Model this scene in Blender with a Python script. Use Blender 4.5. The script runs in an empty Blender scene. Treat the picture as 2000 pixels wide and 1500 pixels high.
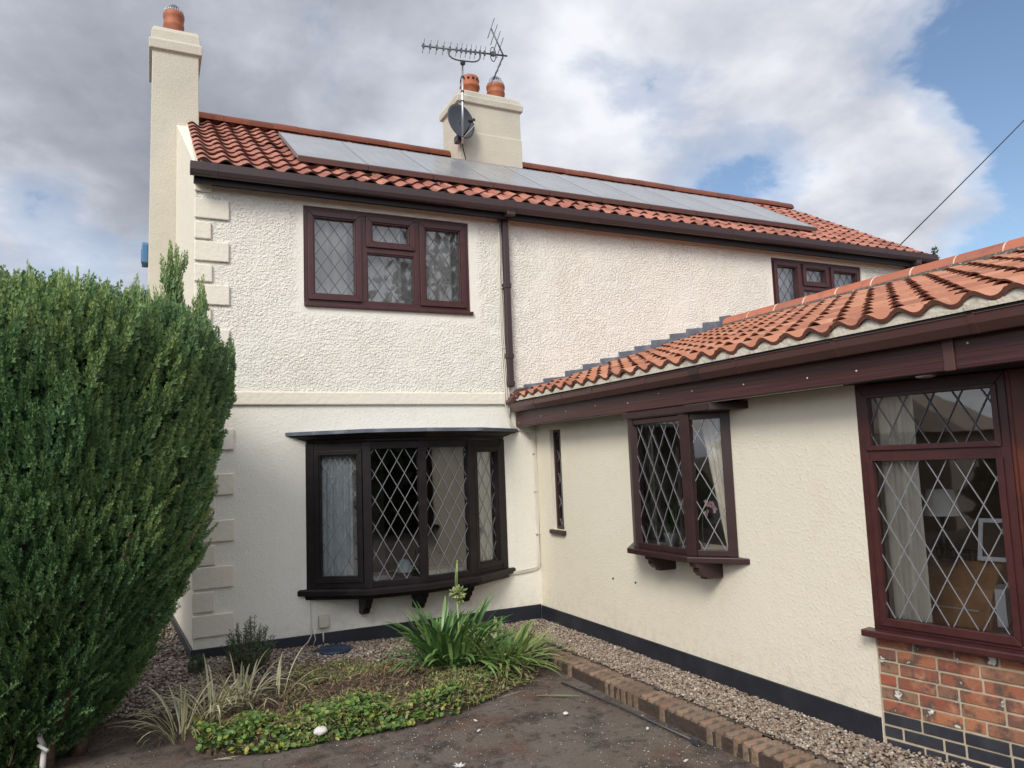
import bpy, math, random
import numpy as np
from mathutils import Vector, Matrix
rnd = random.Random(7)
rng = np.random.default_rng(7)
S = bpy.context.scene
COL = S.collection

# ------------------------------------------------------------------ camera
cam_d = bpy.data.cameras.new("camera")
cam = bpy.data.objects.new("camera", cam_d); COL.objects.link(cam)
CAM = Vector((-4.023, -7.7, 1.789))
yaw, pit, rol = 0.45289941, 0.10164525, -0.03786831
f = Vector((math.sin(yaw)*math.cos(pit), math.cos(yaw)*math.cos(pit), math.sin(pit)))
r0 = Vector((math.cos(yaw), -math.sin(yaw), 0)); u0 = r0.cross(f)
r = r0*math.cos(rol)+u0*math.sin(rol); u = -r0*math.sin(rol)+u0*math.cos(rol)
cam.matrix_world = Matrix(((r.x,u.x,-f.x,CAM.x),(r.y,u.y,-f.y,CAM.y),(r.z,u.z,-f.z,CAM.z),(0,0,0,1)))
cam_d.sensor_width = 36; cam_d.lens = 1462.445/2000*36
cam_d.clip_start = 0.05; cam_d.clip_end = 2000
S.camera = cam

# ------------------------------------------------------------------ light, sky, exposure
SUN_DIR = Vector((-0.58, -0.56, 0.60)).normalized()
sun_el = math.asin(SUN_DIR.z); sun_az = math.atan2(SUN_DIR.x, SUN_DIR.y)
sl = bpy.data.lights.new("sun", 'SUN'); sl.energy = 2.3; sl.angle = math.radians(20); sl.color = (1, .94, .84)
so = bpy.data.objects.new("sun", sl); COL.objects.link(so)
so.rotation_euler = (-SUN_DIR).to_track_quat('-Z', 'Y').to_euler(); so.location = (-20, -10, 20)
S.view_settings.view_transform = 'Standard'; S.view_settings.look = 'None'
S.view_settings.exposure = 0.20; S.view_settings.gamma = 1
S.cycles.max_bounces = 8; S.cycles.transparent_max_bounces = 16

W = bpy.data.worlds.new("World"); S.world = W; W.use_nodes = True
nt = W.node_tree; N = nt.nodes; L = nt.links; N.clear()
def nd(tree, typ, **kw):
    n = tree.nodes.new(typ)
    for k, v in kw.items():
        if k in n.inputs.keys(): n.inputs[k].default_value = v
        else: setattr(n, k, v)
    return n
def mth(tree, op, a, b=None, clamp=False):
    n = tree.nodes.new('ShaderNodeMath'); n.operation = op; n.use_clamp = clamp
    for i, x in enumerate((a, b)):
        if x is None: continue
        if isinstance(x, (int, float)): n.inputs[i].default_value = x
        else: tree.links.new(x, n.inputs[i])
    return n.outputs[0]
def ramp(tree, fac, stops, interp='LINEAR'):
    n = tree.nodes.new('ShaderNodeValToRGB'); n.color_ramp.interpolation = interp
    el = n.color_ramp.elements
    while len(el) < len(stops): el.new(0.5)
    for e, (p, c) in zip(el, stops):
        e.position = p
        e.color = (c[0], c[1], c[2], 1) if hasattr(c, '__len__') else (c, c, c, 1)
    tree.links.new(fac, n.inputs[0])
    return n.outputs[0]
def world():
    t = nt
    out = nd(t, 'ShaderNodeOutputWorld')
    sky = nd(t, 'ShaderNodeTexSky'); sky.sky_type = 'NISHITA'; sky.sun_disc = False
    sky.sun_elevation = sun_el; sky.sun_rotation = sun_az; sky.air_density = 1.0; sky.dust_density = .6; sky.ozone_density = 1.6
    tc = nd(t, 'ShaderNodeTexCoord')
    sep = nd(t, 'ShaderNodeSeparateXYZ'); t.links.new(tc.outputs['Generated'], sep.inputs[0])
    z = mth(t, 'ADD', mth(t, 'MAXIMUM', sep.outputs[2], 0.0), 0.28)
    cx = mth(t, 'DIVIDE', sep.outputs[0], z); cy = mth(t, 'DIVIDE', sep.outputs[1], z)
    cmb = nd(t, 'ShaderNodeCombineXYZ'); t.links.new(cx, cmb.inputs[0]); t.links.new(cy, cmb.inputs[1]); cmb.inputs[2].default_value = 3.7
    def noise(scale, det, rough, dist, off=0.0):
        n = nd(t, 'ShaderNodeTexNoise'); n.inputs['Scale'].default_value = scale; n.inputs['Detail'].default_value = det
        n.inputs['Roughness'].default_value = rough; n.inputs['Distortion'].default_value = dist
        v = nd(t, 'ShaderNodeVectorMath'); v.operation = 'ADD'; v.inputs[1].default_value = (off, off*.7, off*.3)
        t.links.new(cmb.outputs[0], v.inputs[0]); t.links.new(v.outputs[0], n.inputs['Vector']); return n.outputs['Fac']
    def blob(d, k, a):
        v = nd(t, 'ShaderNodeVectorMath'); v.operation = 'DOT_PRODUCT'; v.inputs[1].default_value = d
        nrm = nd(t, 'ShaderNodeVectorMath'); nrm.operation = 'NORMALIZE'; t.links.new(tc.outputs['Generated'], nrm.inputs[0])
        t.links.new(nrm.outputs[0], v.inputs[0])
        return mth(t, 'MULTIPLY', mth(t, 'EXPONENT', mth(t, 'MULTIPLY', mth(t, 'SUBTRACT', v.outputs['Value'], 1.0), k)), a)
    cov = noise(1.9, 9, .56, .35, 1.3)
    c = mth(t, 'ADD', mth(t, 'ADD', cov, mth(t, 'MULTIPLY', mth(t, 'SUBTRACT', noise(5.5, 8, .6, .3, 7.7), .5), .35)), 0.15)
    for d, k, a in (((.815,.43,.39), 75, -.46), ((.667,.661,.343), 260, -.30), ((.86,.45,.25), 60, -.20), ((-.10,.96,.26), 200, -.13), ((.54,.71,.45), 500, -.22), ((.60,.70,.38), 200, -.10),
                    ((.60,.68,.42), 250, -.06), ((.80,.51,.315), 320, .40), ((.82,.50,.27), 500, .20), ((.755,.60,.27), 300, .22), ((.70,.58,.42), 90, .12)):
        c = mth(t, 'ADD', c, blob(d, k, a))
    alpha = ramp(t, c, ((.36, 0), (.47, .55), (.60, 1)), 'EASE')
    sh = noise(1.5, 7, .52, .5, 5.1)
    fine = noise(4.5, 8, .55, .2, 9.0)
    b = mth(t, 'ADD', mth(t, 'MULTIPLY', sh, .62), mth(t, 'MULTIPLY', fine, .52))
    for d, k, a in (((-.05,.90,.44), 60, -.14), ((.22,.82,.53), 120, -.08), ((.47,.75,.47), 120, .11), ((.10,.88,.45), 220, .12),
                    ((.029,.944,.329), 150, -.10), ((.62,.62,.46), 120, -.05), ((.547,.732,.406), 200, .02), ((.76,.55,.31), 100, .12)):
        b = mth(t, 'ADD', b, blob(d, k, a))
    # thin edges are bright, thick hearts are grey
    b = mth(t, 'ADD', b, mth(t, 'MULTIPLY', mth(t, 'SUBTRACT', .62, c), .35))
    ccol = ramp(t, b, ((.24, (.24, .262, .31)), (.41, (.36, .382, .435)), (.56, (.54, .56, .625)), (.75, (.79, .805, .85))))
    # clouds are brighter on the sun's side of the sky
    gain = mth(t, 'ADD', 1.0, blob(tuple(Vector((-.55, -.70, .45)).normalized()), 3.2, 2.2))
    vm = nd(t, 'ShaderNodeVectorMath'); vm.operation = 'SCALE'; t.links.new(ccol, vm.inputs[0]); t.links.new(gain, vm.inputs['Scale']); ccol = vm.outputs[0]
    b1 = nd(t, 'ShaderNodeBackground'); b1.inputs['Strength'].default_value = .12; t.links.new(sky.outputs[0], b1.inputs['Color'])
    b2 = nd(t, 'ShaderNodeBackground'); b2.inputs['Strength'].default_value = 1.0; t.links.new(ccol, b2.inputs['Color'])
    mx = nd(t, 'ShaderNodeMixShader'); t.links.new(alpha, mx.inputs[0]); t.links.new(b1.outputs[0], mx.inputs[1]); t.links.new(b2.outputs[0], mx.inputs[2])
    t.links.new(mx.outputs[0], out.inputs['Surface'])
world()

# ------------------------------------------------------------------ materials
def mat(name, base, rough=.6, metal=0.0, spec=.5, var=None, vscale=6, vdet=5, island=None, bump=None, coat=0.0, objrand=None, transl=0.0):
    """base colour; var=(colour2, lo, hi) noise mix; island=(colour2) random per mesh island; bump=(scale, strength, distance, detail)"""
    m = bpy.data.materials.new(name); m.use_nodes = True
    t = m.node_tree; b = t.nodes['Principled BSDF']
    b.inputs['Roughness'].default_value = rough; b.inputs['Metallic'].default_value = metal
    b.inputs['Specular IOR Level'].default_value = spec
    if coat: b.inputs['Coat Weight'].default_value = coat; b.inputs['Coat Roughness'].default_value = .15
    tc = nd(t, 'ShaderNodeTexCoord'); co = tc.outputs['Object']
    rgb = nd(t, 'ShaderNodeRGB'); rgb.outputs[0].default_value = (*base, 1); col = rgb.outputs[0]
    def mix(fac, c1, c2):
        n = nd(t, 'ShaderNodeMix'); n.data_type = 'RGBA'
        t.links.new(fac, n.inputs['Factor'])
        for s, c in (('A', c1), ('B', c2)):
            i = [x for x in n.inputs if x.name == s and x.type == 'RGBA'][0]
            if isinstance(c, tuple): i.default_value = (*c, 1)
            else: t.links.new(c, i)
        return [x for x in n.outputs if x.type == 'RGBA'][0]
    if island:
        g = nd(t, 'ShaderNodeNewGeometry')
        if len(island) == 3 and not hasattr(island[0], '__len__'): island = ((0, base), (1, island))
        col = ramp(t, g.outputs['Random Per Island'], island)
    if objrand:
        oi = nd(t, 'ShaderNodeObjectInfo'); col = ramp(t, oi.outputs['Random'], objrand)
    if var:
        for (c2, lo, hi, sc) in (var if isinstance(var[0], tuple) and hasattr(var[0][0], '__len__') else (var + (vscale,),)):
            n = nd(t, 'ShaderNodeTexNoise'); n.inputs['Scale'].default_value = sc; n.inputs['Detail'].default_value = vdet
            n.inputs['Roughness'].default_value = .6
            t.links.new(co, n.inputs['Vector'])
            fac = ramp(t, n.outputs['Fac'], ((lo, 0), (hi, 1)))
            col = mix(fac, col, c2)
    t.links.new(col, b.inputs['Base Color'])
    if bump:
        n = nd(t, 'ShaderNodeTexNoise'); n.inputs['Scale'].default_value = bump[0]; n.inputs['Detail'].default_value = bump[3] if len(bump) > 3 else 4
        t.links.new(co, n.inputs['Vector'])
        bp = nd(t, 'ShaderNodeBump'); bp.inputs['Strength'].default_value = bump[1]; bp.inputs['Distance'].default_value = bump[2]
        t.links.new(n.outputs['Fac'], bp.inputs['Height']); t.links.new(bp.outputs[0], b.inputs['Normal'])
    if transl:
        tr = nd(t, 'ShaderNodeBsdfTranslucent'); t.links.new(col, tr.inputs['Color'])
        ms = nd(t, 'ShaderNodeMixShader'); ms.inputs[0].default_value = transl
        o = t.nodes['Material Output']
        t.links.new(b.outputs[0], ms.inputs[1]); t.links.new(tr.outputs[0], ms.inputs[2]); t.links.new(ms.outputs[0], o.inputs['Surface'])
    return m

def plaster(name, base, c2, strong, smooth_rects=()):
    """painted render; above z=2.56 on the old front it is heavily stippled, with smooth margins round the windows"""
    m = mat(name, base, .75, spec=.3, var=((c2, .35, .75, 1.1), ((base[0]*.92, base[1]*.905, base[2]*.87), .55, .85, 3.2)))
    t = m.node_tree; b = t.nodes['Principled BSDF']
    g = nd(t, 'ShaderNodeNewGeometry'); P = g.outputs['Position']
    clean = b.inputs['Base Color'].links[0].from_socket
    def over(col, fac, c):
        n = nd(t, 'ShaderNodeMix'); n.data_type = 'RGBA'; t.links.new(fac, n.inputs['Factor'])
        A = [x for x in n.inputs if x.name == 'A' and x.type == 'RGBA'][0]; B = [x for x in n.inputs if x.name == 'B' and x.type == 'RGBA'][0]
        t.links.new(col, A); B.default_value = (*c, 1); return [x for x in n.outputs if x.type == 'RGBA'][0]
    ms = nd(t, 'ShaderNodeMapping'); ms.inputs['Scale'].default_value = (9, 9, .55); t.links.new(P, ms.inputs[0])
    ns = nd(t, 'ShaderNodeTexNoise'); ns.inputs['Scale'].default_value = 1; ns.inputs['Detail'].default_value = 4; t.links.new(ms.outputs[0], ns.inputs['Vector'])
    runs = mth(t, 'MULTIPLY', ramp(t, ns.outputs['Fac'], ((.56, 0), (.78, 1))), .11)
    col = over(clean, runs, (base[0]*.72, base[1]*.70, base[2]*.66))
    sz = nd(t, 'ShaderNodeSeparateXYZ'); t.links.new(P, sz.inputs[0])
    nn = nd(t, 'ShaderNodeTexNoise'); nn.inputs['Scale'].default_value = 14; nn.inputs['Detail'].default_value = 6; t.links.new(P, nn.inputs['Vector'])
    low = mth(t, 'MULTIPLY', mth(t, 'SUBTRACT', .50, sz.outputs[2]), 2.6, True)
    spl = mth(t, 'MULTIPLY', mth(t, 'MULTIPLY', low, ramp(t, nn.outputs['Fac'], ((.46, 0), (.66, 1)))), .22)
    col = over(col, spl, (.36, .29, .20))
    t.links.new(col, b.inputs['Base Color'])
    n1 = nd(t, 'ShaderNodeTexNoise'); n1.inputs['Scale'].default_value = 33; n1.inputs['Detail'].default_value = 3.2; n1.inputs['Roughness'].default_value = .5; n1.inputs['Distortion'].default_value = .15
    mp = nd(t, 'ShaderNodeMapping'); mp.inputs['Scale'].default_value = (1, 1, 1.25); t.links.new(P, mp.inputs[0]); t.links.new(mp.outputs[0], n1.inputs['Vector'])
    h1 = ramp(t, n1.outputs['Fac'], ((.38, 0), (.50, .40), (.60, 1)), 'EASE')
    n4 = nd(t, 'ShaderNodeTexNoise'); n4.inputs['Scale'].default_value = 58; n4.inputs['Detail'].default_value = 2; t.links.new(P, n4.inputs['Vector'])
    h1 = mth(t, 'ADD', mth(t, 'MULTIPLY', h1, .68), mth(t, 'MULTIPLY', ramp(t, n4.outputs['Fac'], ((.42, 0), (.62, 1))), .34))
    n2 = nd(t, 'ShaderNodeTexNoise'); n2.inputs['Scale'].default_value = 9; n2.inputs['Detail'].default_value = 6; t.links.new(P, n2.inputs['Vector'])
    n3 = nd(t, 'ShaderNodeTexNoise'); n3.inputs['Scale'].default_value = 46; n3.inputs['Detail'].default_value = 3; t.links.new(P, n3.inputs['Vector'])
    h3 = ramp(t, n3.outputs['Fac'], ((.5, 0), (.72, 1)))
    weak = mth(t, 'ADD', mth(t, 'MULTIPLY', n2.outputs['Fac'], .45), mth(t, 'MULTIPLY', h3, .22))
    if strong:
        s = nd(t, 'ShaderNodeSeparateXYZ'); t.links.new(P, s.inputs[0])
        k = mth(t, 'MULTIPLY', mth(t, 'SUBTRACT', s.outputs[2], 2.545), 30, True)
        k = mth(t, 'MULTIPLY', k, mth(t, 'MULTIPLY', mth(t, 'SUBTRACT', 4.60, s.outputs[2]), 9, True))
        for (x0, x1, z0, z1) in smooth_rects:
            dx = mth(t, 'SUBTRACT', mth(t, 'ABSOLUTE', mth(t, 'SUBTRACT', s.outputs[0], (x0+x1)/2)), (x1-x0)/2)
            dz = mth(t, 'SUBTRACT', mth(t, 'ABSOLUTE', mth(t, 'SUBTRACT', s.outputs[2], (z0+z1)/2)), (z1-z0)/2)
            wob = mth(t, 'MULTIPLY', mth(t, 'SUBTRACT', n2.outputs['Fac'], .5), .12)
            k = mth(t, 'MULTIPLY', k, mth(t, 'MULTIPLY', mth(t, 'ADD', mth(t, 'SUBTRACT', mth(t, 'MAXIMUM', dx, dz), .05), wob), 14, True))
        patch = ramp(t, n2.outputs['Fac'], ((.30, .35), (.50, 1)))
        big = nd(t, 'ShaderNodeTexNoise'); big.inputs['Scale'].default_value = 1.7; t.links.new(P, big.inputs['Vector'])
        k = mth(t, 'MULTIPLY', k, ramp(t, big.outputs['Fac'], ((.32, .55), (.55, 1))))
        h = mth(t, 'ADD', mth(t, 'MULTIPLY', mth(t, 'MULTIPLY', h1, patch), k), weak)
    else: h = weak
    bp = nd(t, 'ShaderNodeBump'); bp.inputs['Strength'].default_value = .8; bp.inputs['Distance'].default_value = .013 if strong else .010
    t.links.new(h, bp.inputs['Height']); t.links.new(bp.outputs[0], b.inputs['Normal'])
    return m

CREAM = (.735, .68, .56)
M = {}
M['render_front'] = plaster('render_front', (.755, .725, .635), (.765, .745, .675), True, ((-2.61, -.74, 3.43, 4.51), (3.87, 5.69, 3.4, 4.51)))
M['render_plain'] = plaster('render_plain', CREAM, (.71, .655, .53), False)
M['render_stack'] = plaster('render_stack', (.55, .51, .415), (.46, .43, .36), False)
M['quoin'] = mat('quoin_paint', CREAM, .7, spec=.3, var=((.69, .65, .57), .35, .75), vscale=5, bump=(22, .5, .012, 5))
M['plinth'] = mat('plinth_black_paint', (.014, .016, .024), .5, var=((.03, .032, .042), .45, .8), vscale=4, bump=(40, .3, .004))
M['tile_old'] = mat('pantile_weathered', (.27, .085, .05), .72, island=((0, (.22, .080, .055)), (.5, (.32, .118, .078)), (1, (.42, .17, .115))),
                    var=(((.42, .20, .14), .58, .80, 7), ((.10, .045, .035), .62, .78, 13)), bump=(60, .25, .003))
M['tile_new'] = mat('pantile_orange', (.38, .14, .08), .78, island=((0, (.27, .10, .055)), (.3, (.34, .132, .072)), (.7, (.39, .157, .085)), (1, (.44, .20, .115))),
                    var=(((.44, .24, .155), .55, .75, 9), ((.19, .085, .06), .60, .78, 15), ((.20, .19, .13), .70, .76, 30)), bump=(60, .22, .003))
M['tile_old_edge'] = mat('pantile_weathered_edge', (.13, .052, .038), .85, var=((.14, .06, .04), .5, .7), vscale=12)  # dirty tile ends, with the shadow line between courses painted in
M['tile_new_edge'] = mat('pantile_orange_edge', (.16, .06, .038), .85, var=((.08, .04, .03), .5, .7), vscale=12)  # lips coloured darker to draw course shadows, besides their own dirt
M['ridge'] = mat('ridge_terracotta', (.34, .095, .045), .65, island=((0, (.27, .08, .042)), (.5, (.35, .10, .048)), (1, (.42, .13, .062))),
                 var=((.16, .06, .045), .55, .8), vscale=8, bump=(50, .2, .003))
M['mortar'] = mat('mortar_bedding', (.60, .55, .45), .9, var=(((.33, .30, .23), .52, .75, 14), ((.12, .13, .06), .70, .8, 9)), bump=(45, .7, .01))
M['lichen_mortar'] = mat('lichen_mortar', (.10, .075, .06), .95, var=(((.40, .38, .30), .58, .66, 40), ((.05, .05, .04), .5, .7, 22)), bump=(60, .9, .012))
M['lead'] = mat('lead_sheet', (.125, .145, .18), .55, metal=.2, var=(((.29, .31, .34), .48, .75, 5), ((.08, .085, .09), .6, .8, 12)), bump=(14, .3, .006))
M['mahogany'] = mat('mahogany_upvc', (.062, .018, .017), .36, var=((.042, .012, .012), .4, .7), vscale=9, bump=(120, .06, .001))
def grained(name, base, dark):
    m = mat(name, base, .42); t = m.node_tree; b = t.nodes['Principled BSDF']
    g = nd(t, 'ShaderNodeNewGeometry'); mp = nd(t, 'ShaderNodeMapping'); mp.inputs['Scale'].default_value = (3, 1.2, 95); t.links.new(g.outputs['Position'], mp.inputs[0])
    n = nd(t, 'ShaderNodeTexNoise'); n.inputs['Scale'].default_value = 1; n.inputs['Detail'].default_value = 4; t.links.new(mp.outputs[0], n.inputs['Vector'])
    c = ramp(t, n.outputs['Fac'], ((.35, dark), (.6, base), (.75, tuple(x*1.35 for x in base)))); t.links.new(c, b.inputs['Base Color'])
    bp = nd(t, 'ShaderNodeBump'); bp.inputs['Strength'].default_value = .5; bp.inputs['Distance'].default_value = .003; t.links.new(n.outputs['Fac'], bp.inputs['Height']); t.links.new(bp.outputs[0], b.inputs['Normal'])
    return m
M['fascia'] = grained('fascia_woodgrain', (.068, .022, .021), (.036, .011, .011))
M['mahogany_dark'] = mat('dark_stained_timber', (.034, .014, .014), .42, var=((.024, .010, .010), .4, .7), vscale=9)
M['mahogany_red'] = mat('mahogany_post', (.115, .026, .013), .42, var=((.06, .014, .010), .4, .7), vscale=9)
M['black_wood'] = mat('black_brown_timber', (.009, .006, .007), .5, spec=.3, var=((.020, .014, .014), .45, .75), vscale=7, bump=(60, .12, .002))
M['gutter'] = mat('gutter_brown_plastic', (.085, .038, .033), .40, var=((.085, .045, .040), .45, .75), vscale=3)
M['gutter_dark'] = mat('gutter_dark_plastic', (.048, .029, .030), .42, var=((.045, .028, .030), .45, .75), vscale=3)
M['soffit'] = mat('soffit_black', (.012, .010, .012), .6)
M['felt'] = mat('black_felt', (.008, .008, .009), .8)
M['terra_pot'] = mat('chimney_pot_clay', (.34, .10, .04), .6, var=(((.18, .05, .025), .5, .75, 9), ((.05, .03, .03), .66, .8, 14)))
M['steel'] = mat('galvanised_wire', (.42, .44, .48), .4, metal=.7)
M['alu'] = mat('aluminium', (.62, .63, .64), .35, metal=.9)
M['alu_dark'] = mat('weathered_alloy', (.10, .105, .12), .45, metal=.5)
M['dish'] = mat('dish_grey', (.05, .055, .068), .5, var=((.055, .06, .07), .4, .7), vscale=10)
M['black_plastic'] = mat('black_plastic', (.012, .012, .013), .45)
M['solar_glass'] = mat('solar_cells', (.21, .215, .225), .34, spec=.8, var=(((.28, .285, .29), .42, .75, 2.2), ((.025, .027, .03), .74, .78, 26)), coat=.4)
M['solar_frame'] = mat('solar_frame', (.45, .46, .48), .4, metal=.8)
M['rail_brown'] = mat('panel_edge_trim', (.16, .10, .09), .45)
M['cable_white'] = mat('cable_cream', (.60, .56, .48), .55)
M['cable_black'] = mat('cable_black', (.012, .012, .013), .5)
M['box_cream'] = mat('junction_box', (.55, .52, .42), .5)
M['blue_box'] = mat('alarm_box_blue', (.05, .16, .30), .4)
M['leading'] = mat('window_leading', (.24, .24, .255), .5, metal=.35)
M['leading_dark'] = mat('window_leading_dark', (.10, .10, .11), .45, metal=.4)  # darker copy of the leading: silhouette against bright reflections put into the colour
M['curtain'] = mat('curtain_white', (.80, .84, .86), .85, var=((.72, .77, .80), .4, .7), vscale=4, transl=.08)
M['curtain_pat'] = mat('curtain_patterned', (.42, .41, .40), .85, var=((.12, .12, .11), .56, .62), vscale=17, transl=.2)
M['curtain_cream'] = mat('curtain_cream', (.78, .74, .62), .85, transl=.1)
M['blind'] = mat('blind_fabric', (.80, .79, .73), .85, transl=.06)
M['inner'] = mat('inner_paint', (.78, .75, .67), .85)
M['inner_brown'] = mat('inner_brown_wall', (.13, .085, .06), .85)
M['carpet'] = mat('pale_carpet', (.48, .42, .34), .95)
M['inner_dark'] = mat('inner_floor', (.10, .07, .05), .8)
M['lampshade'] = mat('lamp_shade', (.88, .87, .82), .8, transl=.15)
M['bronze'] = mat('lamp_bronze', (.035, .025, .018), .35, metal=.5)
M['walnut'] = mat('bureau_wood', (.46, .23, .085), .32, var=((.26, .11, .04), .4, .7), vscale=7, coat=.4)
M['white_china'] = mat('white_pot', (.72, .73, .74), .3)
M['lamp_glass'] = mat('pale_lamp_glass', (.55, .66, .66), .35)
M['orchid'] = mat('orchid_petal', (.55, .36, .40), .7)
M['soil'] = mat('bare_soil', (.055, .036, .027), .95, var=(((.10, .072, .052), .5, .72, 5), ((.03, .02, .016), .55, .75, 11)), bump=(35, .9, .02, 8))
M['tarmac'] = mat('dirty_tarmac', (.105, .082, .064), .94, var=(((.125, .105, .088), .42, .66, 1.6), ((.095, .050, .034), .50, .66, 2.7), ((.034, .026, .021), .50, .64, 4.5), ((.045, .032, .025), .55, .66, 14), ((.17, .145, .12), .57, .64, 75), ((.34, .32, .29), .70, .72, 70)), vdet=8, bump=(55, .8, .012, 8))
M['gravel'] = mat('pea_gravel', (.27, .2, .155), .8, island=((0, (.10, .075, .058)), (.25, (.19, .135, .10)), (.5, (.28, .205, .15)), (.68, (.24, .21, .18)), (.85, (.36, .285, .21)), (.96, (.38, .345, .30)), (1, (.52, .49, .44))), bump=(160, .25, .002))
M['gravel_bed'] = mat('gravel_fines', (.12, .09, .072), .95, var=((.05, .038, .03), .4, .65), vscale=45, bump=(70, .9, .012))
M['edging'] = mat('edging_brick', (.17, .105, .072), .88, objrand=((0, (.12, .08, .06)), (.35, (.20, .12, .08)), (.7, (.26, .17, .115)), (1, (.16, .115, .085))), var=(((.25, .17, .11), .48, .7, 5), ((.06, .05, .042), .52, .66, 10), ((.10, .11, .06), .60, .70, 17), ((.40, .38, .33), .63, .70, 42)), bump=(45, .9, .010, 6))
M['brick'] = mat('reclaimed_brick', (.34, .12, .06), .85, island=((0, (.13, .075, .055)), (.22, (.25, .075, .046)), (.45, (.37, .15, .072)), (.6, (.18, .10, .07)), (.8, (.30, .085, .046)), (1, (.24, .14, .085))),
                 var=(((.40, .19, .10), .52, .68, 7), ((.085, .06, .05), .50, .62, 9), ((.66, .62, .56), .635, .68, 9), ((.20, .15, .11), .60, .70, 25)), bump=(60, .5, .005))
M['blue_brick'] = mat('blue_brick', (.026, .028, .037), .45, var=((.045, .047, .056), .45, .75), vscale=8, bump=(40, .2, .003))
M['pointing'] = mat('brick_pointing', (.44, .37, .265), .9, var=((.33, .27, .19), .45, .7), vscale=10, bump=(60, .5, .005))
M['conifer'] = None
M['twig'] = mat('conifer_twig', (.075, .048, .028), .9)
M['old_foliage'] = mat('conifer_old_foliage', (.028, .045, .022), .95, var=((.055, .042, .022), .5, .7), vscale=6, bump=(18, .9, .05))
M['bark'] = mat('conifer_bark', (.12, .075, .05), .9, var=((.26, .2, .15), .55, .75), vscale=14, bump=(30, .8, .02))
M['strap_leaf'] = mat('agapanthus_leaf', (.045, .115, .030), .38, island=((0, (.05, .125, .035)), (.6, (.095, .20, .055)), (1, (.19, .30, .09))), transl=.15)
M['strap_pale'] = mat('agapanthus_pale_leaf', (.12, .20, .05), .45, island=((0, (.10, .19, .05)), (.5, (.21, .31, .09)), (1, (.38, .42, .17))), transl=.15)
M['stalk'] = mat('flower_stalk', (.22, .30, .11), .5)
M['seedhead'] = mat('flower_head', (.20, .25, .08), .6, island=((0, (.13, .19, .06)), (.7, (.25, .29, .10)), (1, (.42, .40, .26))))
M['grass_pale'] = mat('variegated_blade', (.42, .40, .24), .55, island=((0, (.20, .22, .10)), (.4, (.44, .42, .24)), (1, (.62, .58, .40))), transl=.2)
M['grass_dry'] = mat('dry_blade', (.20, .12, .07), .8, island=((0, (.075, .042, .026)), (.5, (.17, .105, .06)), (.85, (.25, .19, .09)), (1, (.36, .27, .16))))
M['cover'] = mat('ground_cover_leaf', (.10, .18, .04), .55, island=((0, (.05, .115, .028)), (.45, (.10, .19, .045)), (.8, (.19, .26, .055)), (.93, (.33, .33, .07)), (1, (.36, .25, .06))), transl=.15)
M['cover_dim'] = mat('weed_leaf', (.13, .15, .05), .7, island=((0, (.09, .11, .035)), (.5, (.18, .20, .07)), (.85, (.30, .30, .11)), (1, (.40, .35, .18))), transl=.12)
M['shrub'] = mat('shrub_needle', (.018, .048, .020), .6, island=((0, (.022, .055, .024)), (1, (.055, .11, .040))))
M['chips'] = mat('paint_flakes', (.62, .60, .55), .8)
M['lid'] = mat('lid_blue', (.016, .030, .062), .45, var=((.03, .05, .09), .5, .8), vscale=9)
M['rod'] = mat('rod_metal', (.075, .078, .085), .5, metal=.5)
M['stone'] = mat('white_stone', (.60, .58, .54), .9, bump=(50, .5, .01))
M['tree_leaf'] = mat('tree_leaf', (.04, .075, .02), .7, island=((0, (.02, .042, .012)), (1, (.07, .11, .03))))
M['bungalow_wall'] = mat('bungalow_wall', (.40, .35, .28), .85)
M['bungalow_roof'] = mat('bungalow_roof', (.30, .235, .185), .85, var=((.20, .155, .12), .4, .7), vscale=3)

def conifer_mat():
    m = mat('conifer_leaf', (.05, .13, .05), .6, island=((0, (.034, .098, .046)), (.35, (.050, .135, .055)), (.7, (.075, .17, .058)), (1, (.115, .215, .066))), transl=.12)
    t = m.node_tree
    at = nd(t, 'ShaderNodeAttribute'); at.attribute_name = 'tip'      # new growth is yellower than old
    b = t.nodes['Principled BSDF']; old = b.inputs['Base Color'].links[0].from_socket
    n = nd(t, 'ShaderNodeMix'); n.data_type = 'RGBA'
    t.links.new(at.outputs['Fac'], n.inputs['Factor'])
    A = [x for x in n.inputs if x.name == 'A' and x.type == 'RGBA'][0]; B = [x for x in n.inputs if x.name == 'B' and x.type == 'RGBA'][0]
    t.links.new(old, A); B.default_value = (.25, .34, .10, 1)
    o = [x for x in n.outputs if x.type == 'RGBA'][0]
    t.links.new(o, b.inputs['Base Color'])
    for x in t.nodes:
        if x.bl_idname == 'ShaderNodeBsdfTranslucent': t.links.new(o, x.inputs['Color'])
    return m
M['conifer'] = conifer_mat()

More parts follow.
